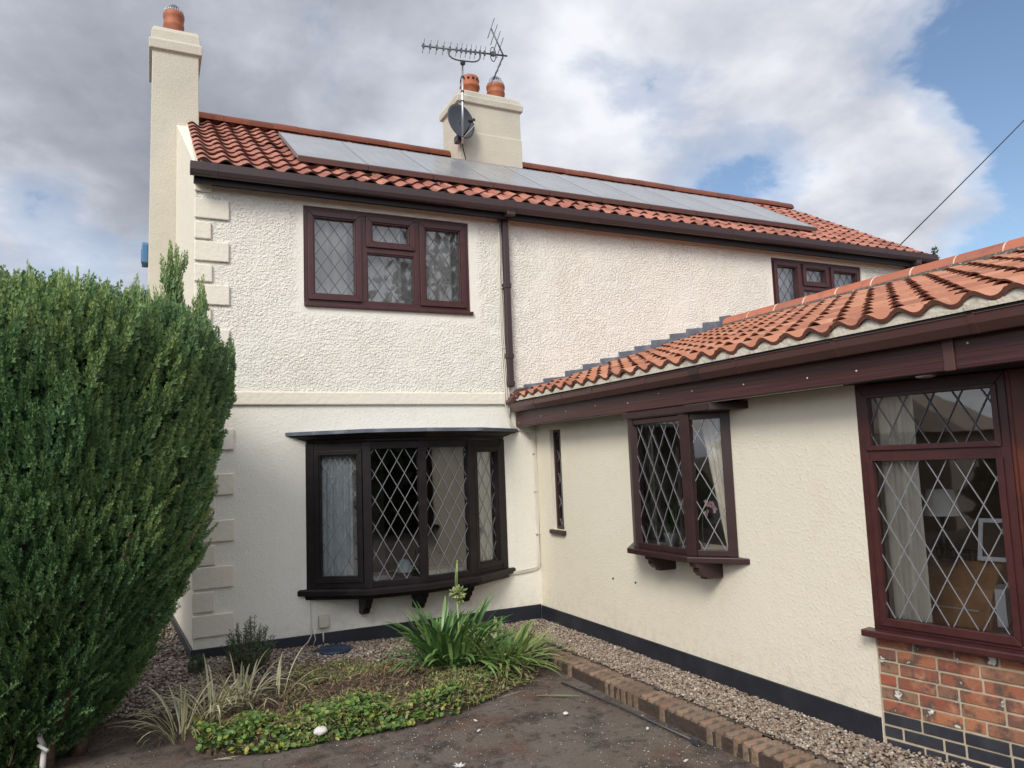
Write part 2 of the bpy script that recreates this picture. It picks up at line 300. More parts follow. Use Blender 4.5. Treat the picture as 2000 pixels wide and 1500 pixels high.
def glass_mat(name, boost, tilt, tint=(.92, .94, .94)):
    m = bpy.data.materials.new(name); m.use_nodes = True; t = m.node_tree; t.nodes.clear()
    o = nd(t, 'ShaderNodeOutputMaterial'); tr = nd(t, 'ShaderNodeBsdfTransparent'); gl = nd(t, 'ShaderNodeBsdfGlossy')
    tr.inputs[0].default_value = (*tint, 1); gl.inputs['Roughness'].default_value = .02
    tc = nd(t, 'ShaderNodeTexCoord'); n = nd(t, 'ShaderNodeTexNoise'); n.inputs['Scale'].default_value = 3.5; n.inputs['Detail'].default_value = 1
    t.links.new(tc.outputs['Object'], n.inputs['Vector'])
    bp = nd(t, 'ShaderNodeBump'); bp.inputs['Strength'].default_value = .35; bp.inputs['Distance'].default_value = tilt
    t.links.new(n.outputs['Fac'], bp.inputs['Height']); t.links.new(bp.outputs[0], gl.inputs['Normal'])
    fr = nd(t, 'ShaderNodeFresnel'); fr.inputs['IOR'].default_value = 1.55
    fac = mth(t, 'MULTIPLY', fr.outputs[0], boost, True)
    mx = nd(t, 'ShaderNodeMixShader'); t.links.new(fac, mx.inputs[0]); t.links.new(tr.outputs[0], mx.inputs[1]); t.links.new(gl.outputs[0], mx.inputs[2])
    t.links.new(mx.outputs[0], o.inputs['Surface']); return m
M['glass_clear'] = glass_mat('window_glass_clear', 2.3, .0022, (.98, .985, .98))
M['glass'] = glass_mat('window_glass', 3.6, .0022, (.97, .98, .98))

# ------------------------------------------------------------------ mesh helpers
LOC = {}
class Fr:
    """flat frame: origin O, U along, V up, N outward"""
    def __init__(s, O, U, Nn, V=(0, 0, 1)):
        s.O = Vector(O); s.U = Vector(U).normalized(); s.N = Vector(Nn).normalized(); s.V = Vector(V).normalized()
    def p(s, u, v, n=0.0): return s.O + s.U*u + s.V*v + s.N*n
WORLD = Fr((0, 0, 0), (1, 0, 0), (0, 1, 0))
class MB:
    def __init__(s): s.v = []; s.f = []; s.m = []; s.sm = []
    def face(s, pts, mi=0, smooth=False):
        i = len(s.v); s.v += [tuple(p) for p in pts]; s.f.append(tuple(range(i, i+len(pts)))); s.m.append(mi); s.sm.append(smooth)
    def hexa(s, c, mi=0):
        i = len(s.v); s.v += [tuple(p) for p in c]
        for q in ((0,3,2,1),(4,5,6,7),(0,1,5,4),(1,2,6,5),(2,3,7,6),(3,0,4,7)):
            s.f.append(tuple(i+k for k in q)); s.m.append(mi); s.sm.append(False)
    def box(s, x0, x1, y0, y1, z0, z1, mi=0):
        s.hexa(((x0,y0,z0),(x1,y0,z0),(x1,y1,z0),(x0,y1,z0),(x0,y0,z1),(x1,y0,z1),(x1,y1,z1),(x0,y1,z1)), mi)
    def fbox(s, fr, u0, u1, v0, v1, n0, n1, mi=0):
        s.hexa([fr.p(a, b, c) for (a, b, c) in ((u0,v0,n0),(u1,v0,n0),(u1,v0,n1),(u0,v0,n1),(u0,v1,n0),(u1,v1,n0),(u1,v1,n1),(u0,v1,n1))], mi)
    def prism(s, poly, d, mi=0):
        """poly: list of 3D points, extruded by vector d"""
        d = Vector(d); a = [Vector(p) for p in poly]; b = [p+d for p in a]; n = len(a); i = len(s.v)
        s.v += [tuple(p) for p in a+b]
        s.f.append(tuple(range(i+n-1, i-1, -1))); s.f.append(tuple(range(i+n, i+2*n)))
        for k in range(n): s.f.append((i+k, i+(k+1) % n, i+n+(k+1) % n, i+n+k))
        s.m += [mi]*(n+2); s.sm += [False]*(n+2)
    def tube(s, pts, r, seg=8, mi=0, caps=True):
        pts = [Vector(p) for p in pts]; n = len(pts); i = len(s.v); rr = r if hasattr(r, '__len__') else [r]*n
        up = None
        for k, p in enumerate(pts):
            t = (pts[min(k+1, n-1)]-pts[max(k-1, 0)]).normalized()
            if up is None: up = t.orthogonal().normalized()
            up = (up - t*up.dot(t)).normalized(); w = t.cross(up)
            for j in range(seg):
                a = 2*math.pi*j/seg; s.v.append(tuple(p+(up*math.cos(a)+w*math.sin(a))*rr[k]))
        for k in range(n-1):
            for j in range(seg):
                s.f.append((i+k*seg+j, i+k*seg+(j+1) % seg, i+(k+1)*seg+(j+1) % seg, i+(k+1)*seg+j)); s.m.append(mi); s.sm.append(True)
        if caps:
            s.f.append(tuple(i+j for j in range(seg-1, -1, -1))); s.f.append(tuple(i+(n-1)*seg+j for j in range(seg))); s.m += [mi]*2; s.sm += [False]*2
    def lathe(s, c, prof, seg=24, mi=0, axis=None):
        c = Vector(c); i = len(s.v); n = len(prof)
        ax = Vector(axis).normalized() if axis else Vector((0, 0, 1)); e1 = ax.orthogonal().normalized(); e2 = ax.cross(e1)
        for (r_, z_) in prof:
            for j in range(seg):
                a = 2*math.pi*j/seg; s.v.append(tuple(c+(e1*math.cos(a)+e2*math.sin(a))*r_+ax*z_))
        for k in range(n-1):
            for j in range(seg):
                s.f.append((i+k*seg+j, i+k*seg+(j+1) % seg, i+(k+1)*seg+(j+1) % seg, i+(k+1)*seg+j)); s.m.append(mi); s.sm.append(True)
    def build(s, name, mats, parent=None, bevel=0.0, seg=2):
        if not isinstance(mats, (list, tuple)): mats = [mats]
        me = bpy.data.meshes.new(name)
        base = np.array(LOC.get(parent.name, (0, 0, 0)) if parent else (0, 0, 0))
        me.from_pydata([tuple(np.array(p)-base) for p in s.v] if parent else s.v, [], s.f)
        for m in mats: me.materials.append(M[m] if isinstance(m, str) else m)
        me.polygons.foreach_set('material_index', s.m); me.polygons.foreach_set('use_smooth', s.sm)
        me.update()
        o = bpy.data.objects.new(name, me); COL.objects.link(o)
        if parent: o.parent = parent
        LOC[o.name] = tuple(base)
        if bevel:
            b = o.modifiers.new('bevel', 'BEVEL'); b.width = bevel; b.segments = seg; b.limit_method = 'ANGLE'; b.angle_limit = math.radians(40)
        return o
def np_mesh(name, V, F, m, parent=None, smooth=False, attr=None, fmat=None):
    """V (n,3), F (k,3|4) arrays"""
    me = bpy.data.meshes.new(name); base = np.array(LOC.get(parent.name, (0, 0, 0)) if parent else (0, 0, 0))
    V = np.asarray(V, dtype=np.float32)-base.astype(np.float32); F = np.asarray(F, dtype=np.int32); k = F.shape[1]
    me.vertices.add(len(V)); me.vertices.foreach_set('co', V.ravel())
    me.loops.add(F.size); me.loops.foreach_set('vertex_index', F.ravel())
    me.polygons.add(len(F)); me.polygons.foreach_set('loop_start', np.arange(len(F), dtype=np.int32)*k)
    me.polygons.foreach_set('use_smooth', np.full(len(F), smooth))
    for x in (m if isinstance(m, (list, tuple)) else [m]): me.materials.append(M[x])
    if fmat is not None: me.polygons.foreach_set('material_index', np.asarray(fmat, dtype=np.int32))
    if attr is not None:
        a = me.attributes.new('tip', 'FLOAT', 'POINT'); a.data.foreach_set('value', np.asarray(attr, dtype=np.float32))
    me.update(calc_edges=True); me.validate()
    o = bpy.data.objects.new(name, me); COL.objects.link(o)
    if parent: o.parent = parent
    LOC[o.name] = tuple(base); return o
def tag(o, label, cat, group=None):
    o['label'] = label; o['category'] = cat
    if group: o['group'] = group
    return o
def struct(o): o['kind'] = 'structure'; return o
def stuff(o, label, cat):
    o['kind'] = 'stuff'; o['label'] = label; o['category'] = cat; return o
def thing(name, loc, label, cat, group=None):
    o = bpy.data.objects.new(name, None); COL.objects.link(o); o.location = loc; o.empty_display_size = .2
    LOC[o.name] = tuple(loc); return tag(o, label, cat, group)

def wall_holes(mb, fr, u0, u1, v0, v1, holes, th, mi=0):
    us = sorted({u0, u1, *[h[0] for h in holes], *[h[1] for h in holes]}); vs = sorted({v0, v1, *[h[2] for h in holes], *[h[3] for h in holes]})
    us = [x for x in us if u0 <= x <= u1]; vs = [x for x in vs if v0 <= x <= v1]
    inside = lambda a, b: any(h[0] < a < h[1] and h[2] < b < h[3] for h in holes)
    for i in range(len(us)-1):
        for j in range(len(vs)-1):
            if inside((us[i]+us[i+1])/2, (vs[j]+vs[j+1])/2): continue
            a, b, c, d = us[i], us[i+1], vs[j], vs[j+1]
            mb.face([fr.p(a, c), fr.p(b, c), fr.p(b, d), fr.p(a, d)], mi)
            mb.face([fr.p(a, c, -th), fr.p(a, d, -th), fr.p(b, d, -th), fr.p(b, c, -th)], mi)
    def ring(a, b, c, d, inv):
        q = [(a, c), (b, c), (b, d), (a, d)]
        for k in range(4):
            p1, p2 = q[k], q[(k+1) % 4]
            z = [fr.p(*p1), fr.p(*p1, -th), fr.p(*p2, -th), fr.p(*p2)]
            mb.face(z[::-1] if inv else z, mi)
    ring(u0, u1, v0, v1, False)
    for h in holes: ring(h[0], h[1], h[2], h[3], True)

def lattice(mb, fr, u0, u1, v0, v1, n, dw, dh, w=.008, t=.003, ph=(0., 0.)):
    """diamond leading clipped to a pane"""
    for sgn in (1, -1):
        d = Vector((dw, sgn*dh)).normalized()
        ks = [((uu-u0)/dw) - sgn*((vv-v0)/dh) for uu in (u0, u1) for vv in (v0, v1)]
        for k in range(math.floor(min(ks))-1, math.ceil(max(ks))+2):
            c = k + ph[0 if sgn > 0 else 1]
            # line: (u-u0)/dw - sgn (v-v0)/dh = c ; clip
            pts = []
            for uu in (u0, u1):
                vv = v0 + sgn*dh*((uu-u0)/dw-c)
                if v0-1e-6 <= vv <= v1+1e-6: pts.append((uu, vv))
            for vv in (v0, v1):
                uu = u0 + dw*(c+sgn*(vv-v0)/dh)
                if u0-1e-6 <= uu <= u1+1e-6: pts.append((uu, vv))
            if len(pts) < 2: continue
            pts.sort(); a, b = Vector(pts[0]), Vector(pts[-1])
            if (b-a).length < .02: continue
            e = Vector((-d.y, d.x))*w/2
            q = [a-e, b-e, b+e, a+e]
            mb.prism([fr.p(x.x, x.y, n+(0 if sgn > 0 else .0012)) for x in q], fr.N*t)

def ring_frame(mb, fr, u0, u1, v0, v1, w, n0, n1, wb=None, wt=None, mi=0):
    wb = w if wb is None else wb; wt = w if wt is None else wt
    # mitred members
    A = [(u0, v0), (u1, v0), (u1, v1), (u0, v1)]; B = [(u0+w, v0+wb), (u1-w, v0+wb), (u1-w, v1-wt), (u0+w, v1-wt)]
    for k in range(4):
        a, b, c, d = A[k], A[(k+1) % 4], B[(k+1) % 4], B[k]
        mb.prism([fr.p(*a, n0), fr.p(*b, n0), fr.p(*c, n0), fr.p(*d, n0)], fr.N*(n1-n0), mi)

def pane(parent, fr, u0, u1, v0, v1, n, dw, dh, ph=(0, 0), lead='leading', lw=.008, nlat=.004, glass='glass'):
    g = MB(); g.face([fr.p(u0, v0, n), fr.p(u1, v0, n), fr.p(u1, v1, n), fr.p(u0, v1, n)]); g.build('pane', glass, parent)
    if dw:
        l = MB(); lattice(l, fr, u0, u1, v0, v1, n+nlat, dw, dh, lw, .003, ph); l.build('lead_lattice', lead, parent)

def casement(parent, fr, u0, u1, v0, v1, w, n0, n1, m, dw, dh, ph=(0, 0), lead='leading', name='casement', lw=.008):
    c = MB(); ring_frame(c, fr, u0, u1, v0, v1, w, n0, n1)
    # inner bead, stepped
    ring_frame(c, fr, u0+w, u1-w, v0+w, v1-w, .014, n0, n1-.012)
    c.build(name, m, parent, .004)
    pane(parent, fr, u0+w+.012, u1-w-.012, v0+w+.012, v1-w-.012, n0+.012, dw, dh, ph, lead, lw)

def curtain(mb, fr, u0, u1, v0, v1, n, folds, amp, mi=0, taper=None, seed=0):
    rr = random.Random(seed); K = folds*8; R = 7
    ph = [rr.uniform(.7, 1.3) for _ in range(K+1)]
    idx = len(mb.v)
    for j in range(R):
        t = j/(R-1); v = v0+(v1-v0)*t
        for i in range(K+1):
            s = i/K; a = 2*math.pi*folds*s
            uu = u0+(u1-u0)*s
            if taper: uu = taper(s, t, uu)
            mb.v.append(tuple(fr.p(uu, v, n+amp*ph[i//8*8]*(math.sin(a)+.3*math.sin(2.3*a+1)))))
    for j in range(R-1):
        for i in range(K):
            a = idx+j*(K+1)+i; mb.f.append((a, a+1, a+K+2, a+K+1)); mb.m.append(mi); mb.sm.append(True)

# ------------------------------------------------------------------ setting: ground
def zg(x, y):
    """height of the gravel / bed surface"""
    a = min(max((-1.0-x)/2.4, 0), 1); a = a*a*(3-2*a)
    z = .0 + .075*a
    fr = min(max((-y-.35)/1.5, 0), 1)
    if x < -.47: z -= fr*(.07+.075*a)
    return z
def grid_mesh(name, m, x0, x1, y0, y1, nx, ny, fz, parent=None):
    xs = np.linspace(x0, x1, nx); ys = np.linspace(y0, y1, ny)
    V = [(x, y, fz(x, y)) for y in ys for x in xs]
    F = [(j*nx+i, j*nx+i+1, (j+1)*nx+i+1, (j+1)*nx+i) for j in range(ny-1) for i in range(nx-1)]
    return np_mesh(name, V, F, m, parent, True)
def n2(x, y, s=1.0):
    return math.sin(3.1*x*s+1.3)*math.sin(2.7*y*s+.4)+.5*math.sin(6.7*x*s+2*y*s)+.35*math.sin(9.3*y*s-4.1*x*s+1)
struct(grid_mesh('ground', 'tarmac', -300, 300, -300, 300, 31, 31, lambda x, y: -.125))
struct(grid_mesh('drive', 'tarmac', -7, 3, -9, 1, 90, 90, lambda x, y: -.112+.006*n2(x, y, .7) if (-6.9 < x < 2.9 and -8.9 < y < .9) else -.13))

PEB = None
def gravel_base():
    V = [(-6.2, -1.35), (-3.9, -1.35), (-2.6, -.75), (-1.6, -.95), (-.9, -1.2), (-.47, -1.25)]
    nx, ny = 80, 50
    def fz(x, y):
        return zg(x, y)-.012
    struct(grid_mesh('gravel_base', 'gravel_bed', -6.2, -.46, -1.5, .05, nx, ny, lambda x, y: fz(x, y) - (.06 if y < -1.25 else 0)))
    struct(grid_mesh('gravel_base', 'gravel_bed', -6.2, -3.55, .05, 5.5, 20, 20, lambda x, y: zg(x, 0)-.012))
    struct(grid_mesh('gravel_base', 'gravel_bed', -.475, .35, -7.4, .02, 8, 60, lambda x, y: -.012))
gravel_base()
def gravel():
    # low stone shapes, squashed and turned; one uncountable mass
    t = (1+5**.5)/2
    ico = np.array([(-1,t,0),(1,t,0),(-1,-t,0),(1,-t,0),(0,-1,t),(0,1,t),(0,-1,-t),(0,1,-t),(t,0,-1),(t,0,1),(-t,0,-1),(-t,0,1)], float); ico /= np.linalg.norm(ico[0])
    tri = np.array([(0,11,5),(0,5,1),(0,1,7),(0,7,10),(0,10,11),(1,5,9),(5,11,4),(11,10,2),(10,7,6),(7,1,8),(3,9,4),(3,4,2),(3,2,6),(3,6,8),(3,8,9),(4,9,5),(2,4,11),(6,2,10),(8,6,7),(9,8,1)])
    pts = []
    def add(x0, x1, y0, y1, n, ok=lambda x, y: True, z=None, s=1.0):
        for _ in range(n):
            x = rng.uniform(x0, x1); y = rng.uniform(y0, y1)
            if ok(x, y): pts.append((x, y, (zg(x, min(y, 0)) if z is None else z), s))
    add(-.46, .0, -4.45, 0, 9800, z=.0)
    add(-.46, .32, -6.6, -4.4, 5200, ok=lambda x, y: x < (-4.39-y)*.194+.0, z=.0)
    add(-4.9, -.47, -1.25, 0, 14500, ok=lambda x, y: y > -1.25+.32*max(0, min(1, (x+3.9)/1.3)) - .35*max(0, min(1, (x+2.2)/1.2)) + .09*n2(x, y, 2), s=1.12)
    add(-5.0, -3.62, 0, 3.6, 4200, s=1.25)
    P = np.array(pts); n = len(P)
    sc = rng.uniform(.0072, .0145, n)*P[:, 3]
    el = np.stack([rng.uniform(.8, 1.55, n), rng.uniform(.7, 1.1, n), rng.uniform(.45, .8, n)], 1)*sc[:, None]
    V = ico[None]*el[:, None, :]*(1+rng.uniform(-.16, .16, (n, 12, 1)))
    a = rng.uniform(0, 2*np.pi, n); tl = rng.normal(0, .45, n)
    ca, sa = np.cos(a)[:, None], np.sin(a)[:, None]; ct, st = np.cos(tl)[:, None], np.sin(tl)[:, None]
    x, y, z = V[..., 0], V[..., 1], V[..., 2]
    y, z = y*ct-z*st, y*st+z*ct
    x, y = x*ca-y*sa, x*sa+y*ca
    V = np.stack([x+P[:, 0:1], y+P[:, 1:2], z+P[:, 2:3]+rng.uniform(-.006, .010, (n, 1))], 2).reshape(-1, 3)
    F = (tri[None]+(np.arange(n)*12)[:, None, None]).reshape(-1, 3)
    stuff(np_mesh('gravel', V, F, 'gravel', None, True), 'brown and buff pea gravel spread along the foot of the cream walls', 'gravel')
gravel()
def bedz(x, y):
    return -.10+.10*max(0, min(1, (y+2.35)/.55))*1.0 + .012*n2(x, y, 2.2)
BED = [(-3.95, -1.45), (-3.75, -2.0), (-3.3, -2.27), (-2.96, -2.26), (-2.4, -2.28), (-1.97, -2.22), (-1.54, -2.0), (-1.04, -1.75), (-.72, -1.45), (-.70, -1.0), (-1.3, -.92), (-1.87, -.85), (-2.3, -.62), (-2.9, -.6), (-3.35, -.95)]
def inpoly(x, y, P=BED):
    c = False; j = len(P)-1
    for i in range(len(P)):
        if (P[i][1] > y) != (P[j][1] > y) and x < (P[j][0]-P[i][0])*(y-P[i][1])/(P[j][1]-P[i][1])+P[i][0]: c = not c
        j = i
    return c
def edge_dist(x, y, P=BED):
    d = 9
    for i in range(len(P)):
        a = Vector(P[i-1]); b = Vector(P[i]); p = Vector((x, y)); t = max(0, min(1, (p-a).dot(b-a)/(b-a).length_squared)); d = min(d, (p-a-(b-a)*t).length)
    return d
def bed_h(x, y):
    if not inpoly(x, y): return -.16
    return max(-.13+.10*min(1, edge_dist(x, y)/.16), zg(x, y)-.10+.08*min(1, edge_dist(x, y)/.1)*1.0) + .010*n2(x, y, 2.4) + .055*math.exp(-((x+2.35)/.45)**2-((y+1.35)/.22)**2)
struct(grid_mesh('flower_bed', 'soil', -4.1, -.6, -2.4, -.5, 90, 60, bed_h))

# ------------------------------------------------------------------ roof tiles
def tile_field(name, O, A, Sd, ncol, nrow, w, g, m, parent, h=.045, th=.016, jit=.003, skip=None, ex=1.25, lip=.016, lip0=None):
    """pantiles: O corner at eave, A along the eave, Sd up the slope"""
    O = np.array(O, float); A = np.array(A, float); A /= np.linalg.norm(A); Sd = np.array(Sd, float); Sd /= np.linalg.norm(Sd)
    Nn = np.cross(A, Sd)
    if Nn[2] < 0: Nn = -Nn
    K = 13; us = np.linspace(0, 1.07, K); FM = []; GAP = .014
    prof = h*np.power(.5+.5*np.cos(2*np.pi*(us-.28)), ex)
    prof[-1] += .004
    V = []; F = []
    for rI in range(nrow):
        for c in range(ncol):
            if skip and skip(c, rI): continue
            j = rng.normal(0, jit, 4)
            rowsl = [(-.004+j[0], th+GAP+j[1]), (g+.07, .0)]
            base = len(V)
            tilt = j[2]*2
            for (s_, lift) in rowsl:
                for u_, p_ in zip(us, prof):
                    V.append(O+A*((c+u_)*w+j[3]*.5)+Sd*(rI*g+s_+tilt*(u_-.5))+Nn*(p_+lift))
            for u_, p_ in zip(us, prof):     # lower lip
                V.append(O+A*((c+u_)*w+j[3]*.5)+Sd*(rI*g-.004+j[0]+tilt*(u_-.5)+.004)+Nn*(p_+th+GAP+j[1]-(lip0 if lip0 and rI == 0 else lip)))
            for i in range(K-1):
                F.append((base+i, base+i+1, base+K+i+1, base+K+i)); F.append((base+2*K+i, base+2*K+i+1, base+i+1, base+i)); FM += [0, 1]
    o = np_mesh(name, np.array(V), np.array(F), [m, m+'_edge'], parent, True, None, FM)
    md = o.modifiers.new('edges', 'EDGE_SPLIT'); md.split_angle = math.radians(50)
    return o
def ridge_tiles(name, p0, p1, rad, ln, parent, m='ridge', flat=1.0, gap=.012, jm='lichen_mortar'):
    p0 = Vector(p0); p1 = Vector(p1); d = (p1-p0); Ltot = d.length; d.normalize(); side = d.cross(Vector((0, 0, 1))).normalized(); upv = side.cross(d)
    mb = MB(); n = max(1, round(Ltot/ln)); ln = Ltot/n; K = 10
    for k in range(n):
        a = p0+d*(k*ln+gap/2); b = p0+d*((k+1)*ln-gap/2); o_ = Vector((0, 0, rnd.uniform(-.004, .004))); s_ = side*rnd.uniform(-.004, .004)
        pr = []
        for i in range(K+1):
            t = math.pi*(i/K); pr.append(side*math.cos(t)*rad+upv*math.sin(t)*rad*flat)
        i0 = len(mb.v)
        for e in (a, b):
            for q in pr: mb.v.append(tuple(e+q+o_+s_))
        for i in range(K): mb.f.append((i0+i, i0+i+1, i0+K+1+i+1, i0+K+1+i)); mb.m.append(0); mb.sm.append(True)
        for e, off in ((0, 0), (K+1, 0)):
            mb.f.append(tuple(i0+e+i for i in range(K+1))); mb.m.append(0); mb.sm.append(False)
    j = mb      # mortar joints, a little recessed
    for k in range(1, n):
        c = p0+d*(k*ln); pr = [c-d*(gap*.6)+side*math.cos(math.pi*i/K)*(rad-.004)+upv*math.sin(math.pi*i/K)*(rad*flat-.004) for i in range(K+1)]
        j.prism(pr, d*gap*1.2, 1)
    return mb.build(name, [m, jm], parent)
def gutter(name, m, parent, prof, a, b, side, unions, closed=True):
    """prof: (out, z) section, swept from a to b; side = outward direction"""
    a = Vector(a); b = Vector(b); side = Vector(side); d = (b-a).normalized(); mb = MB()
    sec = [side*o+Vector((0, 0, z)) for o, z in prof]
    i = len(mb.v); n = len(sec)
    mb.v += [tuple(a+q) for q in sec]+[tuple(b+q) for q in sec]
    for k in range(n-1): mb.f.append((i+k, i+k+1, i+n+k+1, i+n+k)); mb.m.append(0); mb.sm.append(False)
    for e in (0, n): mb.f.append(tuple(i+e+k for k in range(n))); mb.m.append(0); mb.sm.append(False)
    o = mb.build(name, m, parent, .006)
    o.modifiers.new('thick', 'SOLIDIFY').thickness = .003
    for (t, w_, big) in unions:
        u_ = MB(); c = a+d*t; s_ = 1.13 if big else 1.09
        cen = sum(sec, Vector())/n
        q = [c-d*w_/2+cen+(x-cen)*s_+side*.004 for x in sec]
        u_.prism(q, d*w_); u_.build('gutter_bracket', 'gutter_dark' if big else m, o, .002)
    return o

# ------------------------------------------------------------------ the cottage
F = Fr((0, 0, 0), (1, 0, 0), (0, -1, 0))          # front, u = x, v = z
cot = thing('cottage', (0, 0, 0), 'two-storey cream rendered cottage with a red pantile roof and mahogany leaded windows', 'house')
XL, XR, ZE = -3.64, 7.0, 4.70
UW = (-2.61, -.76, 3.44, 4.51); RW = (3.87, 5.69, 3.42, 4.51); BW = (-2.50, -.52, .66, 2.0)
w = MB(); wall_holes(w, F, XL, XR, -.2, ZE, [UW, RW, BW], .28); w.build('front_wall', 'render_front', cot)
w = MB()
gx = lambda y: XL-.055*y
RY, RZ = 2.52, 6.36
pts = [(XL, .003, -.2), (gx(5.1), 5.1, -.2), (gx(5.1), 5.1, 4.75), (gx(RY), RY, RZ+.0), (XL, .003, 4.78)]
w.prism(pts, (.25, 0, 0)); w.build('gable_wall', 'render_plain', cot)
w = MB(); w.prism([(XR-.25, .003, -.2), (XR-.25, 5.1, -.2), (XR-.25, 5.1, 4.75), (XR-.25, RY, RZ-.05), (XR-.25, .003, 4.75)], (.247, 0, 0)); w.build('gable_wall', 'render_plain', cot)
w = MB(); w.box(gx(5.1)+.26, XR-.26, 4.85, 5.098, -.2, 4.75); w.build('rear_wall', 'render_plain', cot)
w = MB(); w.box(XL+.26, XR-.26, .29, 4.84, 2.3, 2.5); w.box(XL+.26, XR-.26, .29, 4.84, -.1, .1); w.build('floor', 'inner_dark', cot)
w = MB(); w.box(XL+.26, XR-.26, .29, 4.84, 4.6, 4.66); w.build('ceiling', 'inner_dark', cot)
w = MB(); w.box(-.42, -.30, .29, 4.84, .1, 2.3); w.build('partition', 'inner_dark', cot)
w = MB(); w.box(1.2, 1.3, .29, 4.84, 2.5, 4.6); w.build('partition', 'inner_dark', cot)
w = MB(); w.fbox(F, XL+.001, -.36, 2.424, 2.556, .002, .032); w.build('string_course', 'quoin', cot, .012, 3)
w = MB(); w.fbox(F, XL-.02, -.022, -.14, .166, .002, .022); w.build('plinth', 'plinth', cot, .004)
w = MB(); w.prism([(XL-.022, -.02, -.14), (XL-.022, -.02, .17), (gx(5)-.022, 5, .17), (gx(5)-.022, 5, -.14)], (.0195, 0, 0)); w.build('plinth', 'plinth', cot, .004)
def quoin(x1, z0, z1):
    q = MB(); dz = rnd.uniform(-.006, .006); x1 += rnd.uniform(-.008, .008)
    q.fbox(F, XL-.012, x1, z0+dz, z1+dz, .002, .026); q.build('quoin', 'quoin', cot, .014, 3)
for k in range(6):
    zt = 4.46-.43*k
    if zt-.2 > 2.6: quoin(-3.325, zt-.20, zt)
for k in range(6):
    zt = 4.66-.43*k
    if zt-.17 > 2.6: quoin(-3.49, zt-(.13 if k == 0 else .175), zt)
for k in range(5):
    zt = 2.195-.43*k; quoin(-3.285, zt-.205, zt)
    if k < 4: quoin(-3.45, zt-.415, zt-.225)

# main roof
sl_len = math.hypot(RY+.16, RZ-4.75)
SDIR = (0, RY+.16, RZ-4.75)
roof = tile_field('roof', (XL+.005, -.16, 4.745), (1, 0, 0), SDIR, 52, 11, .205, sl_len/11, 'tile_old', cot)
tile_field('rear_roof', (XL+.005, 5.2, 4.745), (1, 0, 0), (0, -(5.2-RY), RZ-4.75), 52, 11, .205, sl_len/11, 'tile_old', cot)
for a, b in (((-3.50, RY, 6.375), (.02, RY, 6.375)), ((1.05, RY, 6.375), (7.03, RY, 6.375))):
    ridge_tiles('ridge_capping', a, b, .125, .315, cot, flat=1.0)
w = MB()
w.prism([(XL-.0, -.16, 4.69), (XL-.0, -.16, 4.74), (XL, RY-.1, RZ-.03), (XL, RY-.1, RZ-.10)], (.02, 0, 0))
w.build('verge_mortar', 'render_plain', cot)
w = MB(); w.box(XL-.02, XR+.06, -.14, -.004, 4.60, 4.70); w.box(XL-.02, XR+.06, -.155, -.14, 4.56, 4.73); w.build('soffit_board', 'soffit', cot)
GP = [(.0, .125), (.0, .045), (.02, .015), (.055, 0), (.085, .01), (.10, .05), (.105, .125)]
g = gutter('gutter', 'gutter_dark', cot, GP, (-3.70, -.157, 4.607), (7.16, -.157, 4.635), (0, -1, 0), [(.22, .05, 0), (1.55, .05, 0), (2.55, .05, 0), (3.36, .14, 1), (4.5, .12, 1), (5.6, .05, 0), (6.7, .05, 0), (7.7, .05, 0), (8.7, .12, 1), (9.7, .05, 0), (10.4, .05, 0)])
def downpipe(x, z0, z1, joints):
    d = MB(); d.box(x-.034, x+.034, -.085, -.02, z0, z1); o = d.build('downpipe', 'gutter_dark', cot, .006)
    for z in joints:
        b = MB(); b.box(x-.041, x+.041, -.092, -.004, z-.03, z+.03); b.build('pipe_clip', 'gutter_dark', o, .004)
    h = MB(); h.box(x-.055, x+.055, -.25, -.02, z1-.02, z1+.10); h.build('hopper', 'gutter_dark', o, .012)
downpipe(-.32, 2.62, 4.60, (3.80, 2.98, 2.66))
downpipe(6.72, 2.6, 4.60, (4.1,))

# chimneys
def stack(name, rings, parent, m='render_stack'):
    mb = MB(); i0 = 0; n = len(rings)
    for (z, x0, x1, y0, y1) in rings: mb.v += [(x0, y0, z), (x1, y0, z), (x1, y1, z), (x0, y1, z)]
    for k in range(n-1):
        for j in range(4): mb.f.append((k*4+j, k*4+(j+1) % 4, (k+1)*4+(j+1) % 4, (k+1)*4+j))
    mb.f.append((3, 2, 1, 0)); mb.f.append(tuple((n-1)*4+j for j in range(4))); mb.m = [0]*len(mb.f); mb.sm = [False]*len(mb.f)
    o = mb.build(name, m, parent, .010, 3); return o
def rings(zs, x0, x1, y0, y1): return [(z, x0-o, x1+o, y0-o, y1+o) for z, o in zs]
c1 = stack('chimney', rings(((-.15, .012), (4.2, .012), (6.2, .0), (7.03, -.006), (7.05, .032), (7.165, .036), (7.19, .012), (7.30, .004), (7.355, -.02), (7.37, -.05)), -4.045, -3.50, 2.1, 3.0), cot)
c2 = stack('chimney', rings(((5.4, .012), (6.62, .008), (6.64, .0), (7.06, .0), (7.075, .038), (7.165, .042), (7.19, .02), (7.25, .0), (7.315, -.075)), .03, 1.03, 2.05, 2.74), cot)
